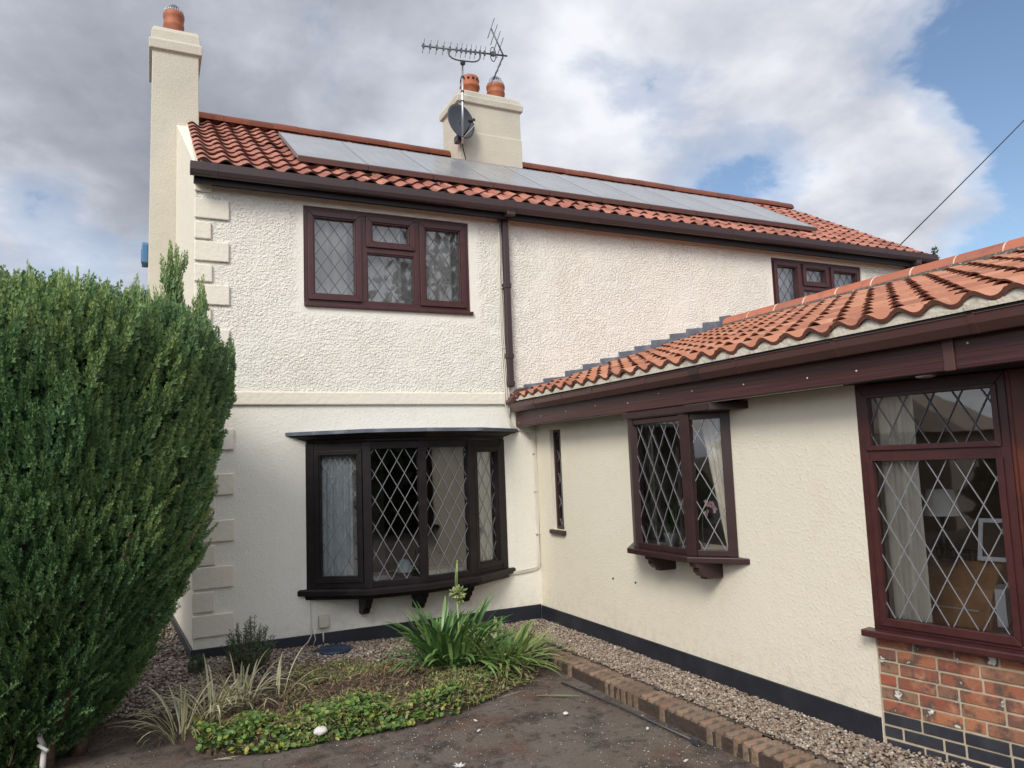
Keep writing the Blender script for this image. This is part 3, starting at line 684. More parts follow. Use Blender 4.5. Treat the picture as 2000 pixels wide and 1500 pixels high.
def pot(c, rad, h, parent, vented=False, guard=True, m='terra_pot'):
    p = MB()
    if vented: prof = [(rad*.93, 0), (rad*.95, h*.48), (rad*1.07, h*.52), (rad*1.07, h*.62), (rad*.98, h*.66), (rad*.99, h*.97), (rad*.93, h), (rad*.8, h), (rad*.8, h*.3)]
    else: prof = [(rad*1.0, 0), (rad*1.0, h*.52), (rad*1.045, h*.55), (rad*1.045, h*.60), (rad*1.0, h*.64), (rad*1.0, h*.80), (rad*1.06, h*.84), (rad*1.06, h*.96), (rad*1.0, h), (rad*.82, h), (rad*.82, h*.3)]
    p.lathe(c, prof, 32); p.sm = [True]*len(p.sm); o = p.build('chimney_pot', m, parent)
    if vented:
        
        for k in range(12):
            v = MB()
            a = 2*math.pi*k/12; d = Vector((math.cos(a), math.sin(a), 0)); q = Vector(c)+d*(rad*.97)+Vector((0, 0, h*.83)); s_ = Vector((-d.y, d.x, 0))
            v.lathe(q, [(0, .008), (.02, .008), (.02, -.004)], 10, axis=d); v.build('vent_hole', 'felt', o)
    if guard:
        g_ = MB(); cc = Vector(c)+Vector((0, 0, h-.02)); R_ = rad*.96
        for k in range(13):
            a = math.pi*k/13; d = Vector((math.cos(a), math.sin(a), 0))
            g_.tube([cc+d*R_*math.cos(t)+Vector((0, 0, .01+R_*1.15*math.sin(t))) for t in np.linspace(0, math.pi, 15)], .0042, 5)
        for hh in (.25, .6): g_.tube([cc+Vector((R_*math.cos(math.asin(hh))*math.cos(t), R_*math.cos(math.asin(hh))*math.sin(t), .01+R_*1.15*hh)) for t in np.linspace(0, 2*math.pi, 21)], .0042, 5)
        g_.build('bird_guard', 'steel', o)
pot((-3.79, 2.5, 7.36), .122, .42, c1)
pot((.36, 2.4, 7.30), .145, .37, c2, vented=True, guard=False)
pot((.80, 2.4, 7.30), .138, .33, c2)

# ------------------------------------------------------------------ cottage windows
def upper_window(rect, mulls, trans, parent, blind):
    u0, u1, v0, v1 = rect; m = MB()
    ring_frame(m, F, u0, u1, v0+.035, v1, .05, -.10, -.018)
    for x in mulls: m.fbox(F, x-.034, x+.034, v0+.085, v1-.05, -.10, -.018)
    m.fbox(F, mulls[0]+.034, mulls[1]-.034, trans-.032, trans+.032, -.10, -.0185)
    o = m.build('window', 'mahogany', parent, .003)
    s_ = MB(); s_.fbox(F, u0+.002, u1+.022, v0, v0+.036, -.10, .035); s_.build('sill', 'mahogany', o, .006)
    lo, hi = v0+.078, v1-.045
    casement(o, F, u0+.045, mulls[0]-.028, lo, hi, .058, -.06, .006, 'mahogany', .143, .20, (0, 0), 'leading_dark', lw=.006)
    casement(o, F, mulls[1]+.028, u1-.045, lo, hi, .058, -.06, .006, 'mahogany', .143, .20, (.3, .1), 'leading_dark', lw=.006)
    casement(o, F, mulls[0]+.028, mulls[1]-.028, trans+.026, hi, .058, -.06, .006, 'mahogany', .143, .20, (.5, .2), 'leading_dark', lw=.006)
    b = MB(); ring_frame(b, F, mulls[0]+.034, mulls[1]-.034, v0+.085, trans-.032, .014, -.08, -.03); b.build('bead', 'mahogany', o, .002)
    pane(o, F, mulls[0]+.046, mulls[1]-.046, v0+.097, trans-.044, -.055, .143, .20, (.15, .4), 'leading_dark', .006)
    return o
upper_window(UW, (-1.975, -1.375), 4.10, cot, False)
upper_window(RW, (4.452, 5.018), 4.12, cot, True)

# bow window
BN = [(-2.57, -.015), (-2.07, -.31), (-1.51, -.36), (-.93, -.258), (-.45, -.015)]
def bow_outline(off):
    P = [Vector(p) for p in BN]; out = []
    for i, p in enumerate(P):
        ds = []
        if i > 0: ds.append((p-P[i-1]).normalized())
        if i < len(P)-1: ds.append((P[i+1]-p).normalized())
        n_ = sum((Vector((d.y, -d.x)) for d in ds), Vector((0, 0))).normalized()
        q = p+n_*off
        if i in (0, len(P)-1): q = Vector((p.x+(-off if i == 0 else off)*1.05, -.004))
        out.append(q)
    return out
def bow_loft(name, levels, m, parent, cap=True, bevel=.003):
    mb = MB(); k = len(BN)
    for (z, off) in levels:
        q = bow_outline(off); mb.v += [(p.x, p.y, z) for p in q]+[(q[-1].x, -.003, z), (q[0].x, -.003, z)]
    k2 = k+2
    for a in range(len(levels)-1):
        for j in range(k2): mb.f.append((a*k2+j, a*k2+(j+1) % k2, (a+1)*k2+(j+1) % k2, (a+1)*k2+j))
    mb.f.append(tuple(range(k2-1, -1, -1))); mb.f.append(tuple((len(levels)-1)*k2+j for j in range(k2)))
    mb.m = [0]*len(mb.f); mb.sm = [False]*len(mb.f)
    return mb.build(name, m, parent, bevel)
bow = MB()
for i, (x, y) in enumerate(BN):
    if i == 0: d = Vector((BN[1][0]-x, BN[1][1]-y))
    elif i == 4: d = Vector((x-BN[3][0], y-BN[3][1]))
    else: d = Vector((BN[i+1][0]-BN[i-1][0], BN[i+1][1]-BN[i-1][1]))
    d.normalize(); fr = Fr((x, y, 0), (d.x, d.y, 0), (d.y, -d.x, 0))
    bow.fbox(fr, -.042, .042, .60, 2.03, -.075, .012)
for i in range(4):
    a, b = BN[i], BN[i+1]; d = Vector((b[0]-a[0], b[1]-a[1])); ln = d.length; d.normalize(); fr = Fr((*a, 0), (d.x, d.y, 0), (d.y, -d.x, 0))
    bow.fbox(fr, .03, ln-.03, .602, .655, -.07, .006); bow.fbox(fr, .03, ln-.03, 1.955, 2.028, -.07, .006)
bo = bow.build('bow_window', 'black_wood', cot, .003); bo['label'] = 'black-brown bow window of four leaded lights under a lead roof'
for i in range(4):
    a, b = BN[i], BN[i+1]; d = Vector((b[0]-a[0], b[1]-a[1])); ln = d.length; d.normalize(); fr = Fr((*a, 0), (d.x, d.y, 0), (d.y, -d.x, 0))
    if i in (0, 3):
        casement(bo, fr, .046, ln-.046, .655, 1.955, .048, -.05, .020, 'black_wood', .152, .262, (.2, .3) if i == 0 else (.4, .1), 'leading', 'casement', .0058)
    else:
        pane(bo, fr, .042, ln-.042, .655, 1.955, -.03, .152, .262, (.25, .25) if i == 1 else (.6, .1), 'leading', .0062)
bow_loft('cornice', ((2.025, .016), (2.04, .035), (2.055, .035), (2.075, .10), (2.09, .125), (2.10, .19), (2.112, .195)), 'black_wood', bo)
bow_loft('lead_roof', ((2.1125, .222), (2.146, .226), (2.150, .20), (2.152, -.2)), 'lead', bo, bevel=.008)
bow_loft('sill', ((.542, .118), (.548, .125), (.588, .125), (.6015, .105)), 'black_wood', bo)
bow_loft('apron', ((.50, .05), (.5415, .06)), 'black_wood', bo)
for x in (-2.06, -1.50, -.98):
    b = MB(); yy = -.33 if x < -1.6 or x > -1.4 else -.38
    prof = [(0, .545), (yy, .545), (yy, .50), (yy+.03, .49), (yy+.05, .45), (yy+.09, .43), (yy+.10, .40), (yy+.16, .36), (yy+.17, .33), (yy+.24, .31), (0, .31)]
    b.prism([(x-.035, y, z) for y, z in prof if y <= 0], (.07, 0, 0)); b.build('bracket', 'black_wood', bo, .004)

# stepped lead flashing of the cottage where the extension roof meets it
ZR = lambda x: 2.50+(x+.3)*.294            # top of the extension's tiles
fl = MB(); x = -.13; k = 0
while x < 3.02:
    x2 = min(x+rnd.uniform(.24, .30), 3.05); zt = 2.635+(x+.13)*.318+rnd.uniform(-.006, .008)
    fl.prism([(x, -.003, ZR(x)-.05), (x2+.015, -.003, ZR(x2)-.05), (x2+.03, -.003, zt+.035), (x2-.01, -.003, zt+.045), (x, -.003, zt+.015)], (0, -.006-.003*(k % 2), 0))
    x = x2; k += 1
fl.build('stepped_flashing', 'lead', cot)

# ------------------------------------------------------------------ the extension
ext = thing('extension', (0, -2.0, 0), 'low cream extension with orange pantiles, mahogany fascia and brick base', 'house')
G = Fr((0, 0, 0), (0, -1, 0), (-1, 0, 0))        # side wall, u = -y
A1 = math.radians(11); A2 = math.radians(26)
YE = -4.39
E1 = Vector((math.sin(A1), -math.cos(A1), 0))*1.0+Vector((0, YE, 0)); E2 = E1+Vector((math.sin(A2), -math.cos(A2), 0))*1.15
H1 = Fr((0, YE, 0), (math.sin(A1), -math.cos(A1), 0), (-math.cos(A1), -math.sin(A1), 0))
H2 = Fr(E1, (math.sin(A2), -math.cos(A2), 0), (-math.cos(A2), -math.sin(A2), 0))
SW = (.34, .585, 1.02, 2.11); WB = (2.02, 3.20, 1.03, 2.10)
w = MB(); wall_holes(w, G, .0, -YE, -.2, 2.44, [SW, WB], .22); w.build('side_wall', 'render_plain', ext)
w = MB(); w.fbox(G, .021, -YE-.001, -.14, .154, .002, .02); w.build('plinth', 'plinth', ext, .004)
w = MB(); w.box(6.0, 6.2, E2.y, -.01, -.2, 2.6); w.build('rear_wall', 'render_plain', ext)
EW = Fr((0, E2.y-.2, 0), (1, 0, 0), (0, -1, 0)); w = MB(); wall_holes(w, EW, E2.x+.02, 5.99, -.2, 2.44, [(.95, 4.8, .5, 2.15)], .2); w.prism([(.9, E2.y-.001, 2.445), (5.99, E2.y-.001, 2.445), (3.0, E2.y-.001, 3.4)], (0, -.19, 0)); w.build('end_wall', 'render_plain', ext)  # opening added in the unseen end wall to light lamp and bureau
w = MB(); ring_frame(w, EW, .95, 4.8, .5, 2.15, .06, -.12, -.05); w.fbox(EW, 2.87, 2.93, .56, 2.09, -.12, -.05); o_ = w.build('window', 'mahogany', ext); pane(o_, EW, 1.01, 4.74, .56, 2.09, -.09, 0, 0, glass='glass_clear')  # frame and glass of the added, unseen light-giving window
w = MB(); w.prism([(.23, -.01, -.06), (.23, YE, -.06), (.40, E1.y, -.06), (E2.x+.3, E2.y+.01, -.06), (5.98, E2.y+.01, -.06), (5.98, -.01, -.06)], (0, 0, .15)); w.build('floor', 'carpet', ext)
w = MB(); w.prism([(.23, -.01, 2.25), (.23, YE, 2.25), (.40, E1.y, 2.25), (E2.x+.3, E2.y+.01, 2.25), (5.98, E2.y+.01, 2.25), (5.98, -.01, 2.25)], (0, 0, .04)); w.build('ceiling', 'inner', ext)
w = MB(); w.box(.23, 3.2, -3.50, -3.42, .09, 2.25); w.build('partition', 'inner_brown', ext)
w = MB(); w.box(.23, 2.6, -1.2, -1.1, .09, 2.25); w.build('partition', 'inner', ext)
# roof
SL = (1, 0, .294); nrow = 12; slen = math.hypot(3.25, 3.25*.294)
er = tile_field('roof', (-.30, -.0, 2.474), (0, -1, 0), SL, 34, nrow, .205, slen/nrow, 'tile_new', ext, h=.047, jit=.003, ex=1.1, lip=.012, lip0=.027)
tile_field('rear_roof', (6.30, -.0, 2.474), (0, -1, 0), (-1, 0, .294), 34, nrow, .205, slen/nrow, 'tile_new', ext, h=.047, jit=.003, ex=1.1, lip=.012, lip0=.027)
ridge_tiles('ridge_capping', (3.0, -.02, 3.475), (3.0, -6.95, 3.475), .128, .45, ext, gap=.018, jm='mortar')
w = MB(); w.prism([(2.86, -.02, 3.40), (2.835, -.02, 3.452), (2.868, -.02, 3.495), (2.93, -.02, 3.50)], (0, -6.9, 0)); w.build('ridge_bedding', 'lichen_mortar', ext)
mb = MB(); K = 10
for c in range(34):
    us = [i/K for i in range(K+1)]
    pr = [.047*(.5+.5*math.cos(2*math.pi*(u_-.28)))**1.1 for u_ in us]
    jx = rnd.uniform(-.002, .005)
    for i in range(K):
        y1, y2 = -(c+us[i])*.205, -(c+us[i+1])*.205; z1, z2 = 2.479+pr[i]*1.06, 2.479+pr[i+1]*1.06
        mb.hexa([(-.297+jx, y1, 2.457), (-.297+jx, y2, 2.457), (-.2, y2, 2.457), (-.2, y1, 2.457), (-.300+jx, y1, z1), (-.300+jx, y2, z2), (-.2, y2, z2), (-.2, y1, z1)])
mb.build('eaves_mortar', 'mortar', ext)
w = MB(); w.box(-.25, -.226, -6.97, -.005, 2.172, 2.44); fo = w.build('fascia', 'fascia', ext, .006)
w = MB(); w.box(-.285, -.226, -6.97, -.005, 2.4405, 2.4565); w.build('felt_strip', 'felt', fo)
w = MB(); w.box(-.262, -.2505, -5.23, -5.17, 2.168, 2.42); w.build('joint_cover', 'gutter', fo, .004)
for k, (y, z) in enumerate(((-.09, 2.21), (-.62, 2.25), (-1.16, 2.26), (-1.72, 2.27), (-2.25, 2.25), (-2.70, 2.29), (-3.12, 2.27), (-3.68, 2.26), (-4.25, 2.24), (-4.62, 2.24), (-5.30, 2.30))):
    s_ = MB(); s_.lathe((-.2505, y, z), [(.0065, 0), (.005, .003), (0, .0035)], 10, axis=(-1, 0, 0)); s_.build('screw_cap', 'cable_white', fo)
w = MB(); w.prism([(-.2255, -.005, 2.182), (-.2255, -6.97, 2.182), (1.2, -6.97, 2.182), (.8, E2.y, 2.182), (.5, E1.y, 2.182), (.1, YE-.05, 2.182), (-.004, YE-.05, 2.182), (-.004, -.005, 2.182)], (0, 0, .02)); w.build('soffit_board', 'soffit', ext)
w = MB(); w.box(-.232, -.2258, -4.5, -.01, 2.166, 2.1755); w.build('soffit_trim', 'box_cream', ext)
GE = [(.0, .09), (.0, .045), (.012, .02), (.035, .0), (.07, .0), (.082, .018), (.10, .045), (.108, .09), (.116, .094)]
g = gutter('gutter', 'gutter', ext, GE, (-.252, -.10, 2.334), (-.252, -6.97, 2.334), (-1, 0, 0), [(.55, .04, 0), (1.15, .04, 0), (1.72, .04, 0), (2.55, .04, 0), (3.18, .11, 1), (3.62, .035, 0), (4.46, .035, 0), (5.3, .035, 0)])
w = MB(); w.prism([(-.36, -.03, 2.42), (-.15, -.03, 2.53), (-.13, -.03, 2.62), (-.25, -.03, 2.60), (-.40, -.03, 2.44)], (0, -.10, 0)); w.build('gutter_shoe', 'gutter', ext, .006)
w = MB(); w.lathe((-.03, -4.90, 2.181), [(0, -.012), (.035, -.012), (.05, -.008), (.055, 0)], 24); w.build('soffit_light', 'alu', ext)

# slit window
m_ = MB(); ring_frame(m_, G, SW[0], SW[1], SW[2], SW[3], .035, -.10, -.045); o = m_.build('window', 'mahogany_dark', ext, .003)
pane(o, G, SW[0]+.036, SW[1]-.036, SW[2]+.036, SW[3]-.036, -.075, .15, .25, (.2, .3), 'leading', .008)
s_ = MB(); s_.fbox(G, SW[0]-.03, SW[1]+.04, SW[2]-.048, SW[2]-.002, -.05, .04); s_.build('sill', 'mahogany_dark', o, .006)

# canted bay
BP = [(0.0, -1.98), (-.22, -2.22), (-.22, -2.965), (0.0, -3.24)]
bay = MB()
for i, (x, y) in enumerate(BP):
    if i in (0, 3): d = Vector((BP[1][0]-x, BP[1][1]-y)) if i == 0 else Vector((x-BP[2][0], y-BP[2][1]))
    else: d = (Vector(BP[i])-Vector(BP[i-1])).normalized()+(Vector(BP[i+1])-Vector(BP[i])).normalized()
    d.normalize(); fr = Fr((x, y, 0), (d.x, d.y, 0), (d.y, -d.x, 0))
    a, b = (-.045, .045)
    if i == 0: a, b = 0, .06
    if i == 3: a, b = -.075, -.002
    bay.fbox(fr, a, b, 1.0, 2.10, -.06, .012)
for i in range(3):
    a, b = Vector(BP[i]), Vector(BP[i+1]); ln = (b-a).length; d = (b-a).normalized(); fr = Fr((a.x, a.y, 0), (d.x, d.y, 0), (d.y, -d.x, 0))
    bay.fbox(fr, .04, ln-.04, 1.002, 1.045, -.055, .006); bay.fbox(fr, .04, ln-.04, 2.055, 2.098, -.055, .006)
bo2 = bay.build('bay_window', 'mahogany_dark', ext, .003); bo2['label'] = 'small canted bay window with leaded lights under the fascia'
for i in range(3):
    a, b = Vector(BP[i]), Vector(BP[i+1]); ln = (b-a).length; d = (b-a).normalized(); fr = Fr((a.x, a.y, 0), (d.x, d.y, 0), (d.y, -d.x, 0))
    pane(bo2, fr, .044, ln-(.07 if i == 2 else .044), 1.044, 2.056, -.03, .165, .30, (.35, .55) if i == 1 else (.3, .3), 'leading', .0062, glass='glass_clear')
def bay_poly(off, z, dy):
    return [(-.003, BP[0][1]+dy, z), (BP[1][0]-off, BP[1][1]+off*.45, z), (BP[2][0]-off, BP[2][1]-off*.35, z), (-.003, BP[3][1]-dy, z)]
s_ = MB(); s_.prism(bay_poly(.075, .955, .12), (0, 0, .044)); s_.build('sill', 'mahogany_dark', bo2, .006)
s_ = MB(); s_.prism(bay_poly(.02, 2.1005, .02), (0, 0, .07)); s_.build('head_board', 'mahogany_dark', bo2, .006)
s_ = MB(); s_.prism([(-.245, -2.15, 2.11), (-.245, -3.30, 2.11), (-.003, -3.45, 2.11), (-.003, -2.0, 2.11)], (0, 0, .055)); s_.build('head_board', 'mahogany_dark', bo2, .004)
for y in (-2.40, -2.98):
    b = MB(); prof = [(-.003, .9545), (-.265, .9545), (-.265, .925), (-.235, .915), (-.235, .885), (-.20, .85), (-.17, .845), (-.165, .825), (-.003, .825)]
    b.prism([(x, y, z) for x, z in prof], (0, -.075, 0)); b.build('bracket', 'mahogany_dark', bo2, .004)

# brick base
def brick_panel(fr, T, z0, z1, name, t0=0.0):
    bk, bb, pt = MB(), MB(), MB()
    pt.fbox(fr, t0, T, z0, z1, -.12, -.004); zt = z1; row = 0; CH = .0755
    while zt > z0+.03:
        zb = zt-CH+.0125; off = (.112 if row % 2 else 0)+rnd.uniform(-.012, .012)
        t = t0-off+.006; tgt = bk if (z1-zt) < .385 else bb
        while t < T-.01:
            ln = .2155 if rnd.random() > .16 else .105
            a, b = max(t, t0+.008), min(t+ln, T-.006)
            if b-a > .03: tgt.fbox(fr, a, b, zb+rnd.uniform(-.002, .002), zt+rnd.uniform(-.002, .002), -.03, .002+rnd.uniform(-.0015, .003))
            t += ln+.013
        zt -= CH; row += 1
    o = pt.build(name, 'pointing', ext); bk.build('red_bricks', 'brick', o, .004, 2); bb.build('blue_bricks', 'blue_brick', o, .003, 2)
brick_panel(H1, .995, -.12, .640, 'brick_wall', .004)
brick_panel(H2, 1.15, -.12, .640, 'brick_wall', .02)

# big window under the soffit
def big_window(fr, T, lead_ph):
    m_ = MB(); ring_frame(m_, fr, .0, T, .684, 2.178, .055, -.07, .0, wb=.03, wt=.07)
    m_.fbox(fr, .055, T-.055, 1.70, 1.772, -.07, -.004)
    o = m_.build('window', 'mahogany', ext, .004)
    ring = MB(); ring_frame(ring, fr, .048, T-.042, .708, 1.706, .034, -.05, .016, wb=.045, wt=.004); ring_frame(ring, fr, .048, T-.042, 1.766, 2.112, .03, -.05, .012, wt=.022)
    ring.build('glazing_bead', 'mahogany', o, .006)
    pane(o, fr, .075, T-.072, .756, 1.702, -.02, .153, .285, lead_ph, 'leading', .0062, glass='glass_clear')
    pane(o, fr, .070, T-.072, 1.775, 2.09, -.02, .153, .285, lead_ph, 'leading_dark', .0066)
    return o
o = big_window(H1, .845, (.5, .35))
s_ = MB(); s_.fbox(H1, -.045, 1.03, .6415, .683, -.06, .085); s_.build('sill', 'mahogany', o, .008)
o2 = big_window(H2, 1.05, (.2, .1))
s_ = MB(); s_.fbox(H2, .03, 1.15, .6415, .6825, -.06, .085); s_.build('sill', 'mahogany', o2, .008)
po = MB(); po.fbox(H1, .848, .99, .684, 2.18, -.06, .012); po.fbox(H1, .875, .965, .684, 2.18, .012, .03); po.build('window_post', 'mahogany_red', ext, .012, 3)

# ------------------------------------------------------------------ solar panels
PS = Vector((0, 1.0, .6226)).normalized(); PN = Vector((0, -.6226, 1.0)).normalized()
px0, pw, pl = -2.615, .774, 1.56
lab = ['grey solar panel at the left end of the row, beside bare pantiles', 'grey solar panel with one panel between it and the left end of the row', 'grey solar panel just left of the one below the central chimney',
       'grey solar panel directly below the left corner of the dish-bearing chimney', 'grey solar panel below the right half of the dish-bearing chimney', 'grey solar panel just right of the central chimney foot, bird-marked',
       'grey solar panel right of the bird-marked one, below the right ridge', 'grey solar panel fourth in from the right end of the row', 'grey solar panel next to the right-end panel of the row', 'grey solar panel at the far right end of the row']
for k in range(10):
    fr = Fr((px0+k*pw, .0, 0), (1, 0, 0), PN, PS); fr.O = Vector((px0+k*pw, .25, 4.95+.6226*.35-.02))
    t = thing('solar_panel', tuple(fr.O), lab[k], 'solar panel', 'solar panels in a row along the cottage roof')
    m_ = MB(); ring_frame(m_, fr, .002, pw-.002, 0, pl, .010, -.04, .002); m_.build('frame', 'solar_frame', t)
    c = MB(); c.fbox(fr, .0125, pw-.0125, .0105, pl-.0105, -.03, -.001); c.build('cell_sheet', 'solar_glass', t)
    q_ = MB()
    for kk in range(1, 6): q_.fbox(fr, kk*pw/6-.002, kk*pw/6+.002, .013, pl-.013, -.0008, .0003)
    q_.build('cell_lines', 'alu', t)
    e = MB(); e.fbox(fr, .004, pw-.004, -.012, -.0005, -.06, -.004); e.build('edge_trim', 'rail_brown', t)
    for a_, b_ in ((.30, .34), (1.2, 1.24)): rl = MB(); rl.fbox(fr, .001, pw-.001, a_, b_, -.085, -.046); rl.build('mounting_rail', 'alu', t)
    rl = MB(); rl.fbox(fr, .05, .09, -.02, .34, -.115, -.086); rl.build('roof_hook', 'alu', t)

# ------------------------------------------------------------------ aerial, dish, cables
ae = thing('tv_aerial', (.03, 1.98, 6.5), 'long toothed television aerial on a silver mast above the central chimney', 'aerial')
mb = MB(); mb.tube([(-.04, 1.80, 6.32), (.0, 1.80, 7.55)], .016, 10); mb.build('mast', 'alu', ae)
for z in (6.42, 6.95, 7.10, 7.32):
    b = MB(); xx = -.04+(z-6.32)*.033; b.tube([(xx, 1.80, z-.012), (xx, 1.80, z+.012)], .023, 10)
    if z in (6.95, 7.10): b.tube([(xx, 1.80, z), (xx+.10, 2.06, z)], .010, 6)
    b.tube([(xx, 1.80, z-.012), (xx, 1.80, z+.012)], .0232, 10); b.build('clamp', 'alu_dark', ae)
BA, BB = Vector((-.616, 1.80, 7.661)), Vector((.63, 1.61, 7.671)); bd = (BB-BA)
mb = MB(); mb.tube([BA, BB], .013, 8); mb.build('boom', 'alu_dark', ae)
mb = MB(); pu = []
for t in np.linspace(0, 1, 15):
    a = math.pi*t; q = BA+bd*(.49-.19*math.copysign(abs(math.cos(a))**.55, math.cos(a))); pu.append((q.x, q.y, 7.661-.15*math.sin(a)**.7))
mb.tube(pu, .011, 8); mb.lathe((.0, 1.79, 7.505), [(0, 0), (.035, 0), (.04, .03), (.035, .05), (0, .055)], 12); mb.build('cradle', 'alu_dark', ae)
for k in range(12):
    t = .02+k*.076 if k < 6 else .02+5*.076+(k-5)*.055
    q = BA+bd*t; h = .115 if k % 2 == 0 else .105
    d = MB(); d.tube([q+Vector((-.02, 0, -h)), q+Vector((.02, 0, h))], .0042, 5); d.box(q.x-.012, q.x+.012, q.y-.012, q.y+.012, q.z-.035, q.z+.035); d.build('director', 'alu_dark', ae)
dp = BA+bd*.83; mb = MB(); mb.tube([dp+Vector((-.09*math.cos(a)*.5, 0, .11*math.sin(a))) for a in np.linspace(0, 2*math.pi, 15)], .007, 6); mb.box(dp.x-.03, dp.x+.03, dp.y-.03, dp.y+.03, dp.z-.02, dp.z+.03); mb.build('dipole', 'alu_dark', ae)
for sg, (ex, ez) in ((1, (-.17, .40)), (-1, (-.17, -.40))):
    a = BA+bd*.955; b = a+Vector((ex, .03, ez)); mb = MB(); mb.tube([a, b], .011, 7)
    for k in range(4):
        q = a+(b-a)*(.28+.24*k); dv = Vector((.085*sg*.55, -.03, .15 if sg > 0 else -.02)) if sg > 0 else Vector((.03, .16, .02))
        mb.tube([q-dv, q+dv], .0055, 5)
    mb.build('reflector', 'alu_dark', ae)

dn = Vector((.22, -.94, .15)).normalized()
ds = thing('satellite_dish', (.0, 1.84, 6.72), 'dark grey satellite dish with its receiver arm, on the central chimney corner', 'satellite dish')
mb = MB(); dc = Vector((-.045, 1.90, 6.66)); e1 = Vector((0, 0, 1)).cross(dn).normalized(); e2 = dn.cross(e1)
NR, NA = 7, 36; V = []
for i in range(NR+1):
    r_ = i/NR
    for j2 in range(NA):
        a = 2*math.pi*j2/NA; V.append(dc+e1*math.cos(a)*.235*r_+e2*math.sin(a)*.275*r_+dn*(.055*r_*r_))
mb.v = [tuple(v) for v in V]
for i in range(NR):
    for j2 in range(NA): mb.f.append((i*NA+j2, i*NA+(j2+1) % NA, (i+1)*NA+(j2+1) % NA, (i+1)*NA+j2)); mb.m.append(0); mb.sm.append(True)
o = mb.build('reflector_bowl', 'dish', ds); o.modifiers.new('thick', 'SOLIDIFY').thickness = .008
fp = dc+dn*.30-e2*.13
mb = MB(); mb.tube([dc-e2*.25+dn*.03, dc-e2*.22+dn*.16, fp-dn*.02], .012, 8); mb.build('arm', 'black_plastic', ds)
mb = MB(); ld = (dc-fp).normalized(); mb.lathe(fp-ld*.05, [(0, 0), (.024, 0), (.027, .04), (.018, .05), (.03, .06), (.034, .10), (0, .105)], 14, axis=tuple(ld)); mb.build('receiver', 'black_plastic', ds)
mb = MB(); mb.box(-.07, .0, 1.90, 2.047, 6.40, 6.50); mb.tube([(-.03, 1.96, 6.45), (-.03, 1.88, 6.48), dc-dn*.02-e2*.1], .02, 8); mb.build('bracket', 'dish', ds, .006)
mb = MB(); mb.tube([fp-ld*.04, fp-ld*.06-Vector((.0, 0, .08)), dc-e2*.27+dn*.02, (.0, 1.90, 6.36)], .005, 6); mb.build('lead_cable', 'cable_white', ds)
mb = MB(); mb.tube([(.0, 1.90, 6.38), (.02, 1.93, 6.30), (.07, 1.97, 6.18), (.10, 1.985, 6.02), (.14, 1.88, 5.98), (.17, 1.75, 5.92)], .008, 7)
tag(mb.build('black_cable', 'cable_black'), 'black cable hanging from the satellite dish down the chimney to the roof', 'cable')
mb = MB(); y0, y1 = Vector((7.05, 1.2, 4.95+.45)), Vector((17.5, -12.5, 8.2))
y0 = Vector((8.60, 1.25, 5.42)); y1 = Vector((9.45, -.5, 7.36)); 
P0 = Vector((7.07, .35, 5.05)); P1 = Vector((10.40, 0.0, 7.746)); dr = (P1-P0)
mb.tube([P0+dr*t+Vector((0, 0, -.10*math.sin(math.pi*min(t/3, 1)))) for t in np.linspace(0, 3.0, 22)], .010, 6)
tag(mb.build('overhead_wire', 'cable_black'), 'thin black overhead wire rising from the cottage gable into the sky', 'wire')

def cable_run(name, pts, r_, m, jit=0.0):
    mb = MB(); mb.tube(pts, r_, 6); return mb.build(name, m)
wc = thing('wall_cables', (-.01, -.012, .6), 'bundle of cream cables down the corner between cottage and extension to the bow window sill', 'cable')
for k in range(3):
    o_ = .021*k; y_ = -.012-.002*k
    pts = [(-.372-o_*.3, y_, 4.58), (-.40+o_*.6, y_, 4.2), (-.375-o_*.5, y_, 3.78), (-.358-o_, y_, 3.1), (-.345-o_*1.2, y_-.028, 2.62), (-.335-o_*1.3, y_-.03, 2.42), (-.30+o_*.6-.03, y_, 2.2), (-.22+o_*.6, y_, 2.13), (-.10, y_, 2.09-o_), (-.045+o_*.6, y_, 2.0), (-.030+o_*.5, y_, 1.85), (-.028+o_*.5, y_, 1.2), (-.010-o_*.5, y_, .70), (-.018-o_*.6, y_, .60+o_*.5), (-.06, y_, .555+o_*.6), (-.20, y_, .535+o_*.7), (-.42, y_-.01, .53+o_*.4)]
    # smooth the polyline
    P = [Vector(p) for p in pts]; Q = []
    for i in range(len(P)-1):
        a, b, c, d = P[max(i-1, 0)], P[i], P[i+1], P[min(i+2, len(P)-1)]
        for t in (0, .25, .5, .75):
            Q.append(.5*((2*b)+(-a+c)*t+(2*a-5*b+4*c-d)*t*t+(-a+3*b-3*c+d)*t**3))
    Q.append(P[-1]); mb = MB(); mb.tube(Q, .0075, 6); mb.build('cable', 'cable_white', wc)
for z in (3.78, 3.08, 1.86, 1.43, .95):
    x = -.37 if z > 2.5 else -.022
    c = MB(); c.box(x-.03, x+.035, -.024, -.003, z-.008, z+.008); c.build('cable_clip', 'box_cream', wc, .002)
jb = thing('junction_box', (-2.45, -.004, .28), 'small cream junction box with thin cables, low on the wall under the bow window', 'electrical box')
b = MB(); b.box(-2.505, -2.405, -.058, -.003, .222, .335); o = b.build('case', 'box_cream', jb, .005)
b = MB(); b.box(-2.50, -2.41, -.064, -.059, .228, .329); b.build('cover', 'box_cream', jb, .003)
b = MB(); b.tube([(-2.57, -.014, .53), (-2.57, -.012, .30), (-2.575, -.026, .16), (-2.62, -.03, .08)], .007, 6); b.tube([(-2.46, -.02, .222), (-2.46, -.03, .12), (-2.46, -.032, .08)], .008, 6); b.tube([(-2.56, -.018, .22), (-2.535, -.028, .12), (-2.56, -.03, .06)], .004, 6); b.build('cable', 'cable_white', jb)
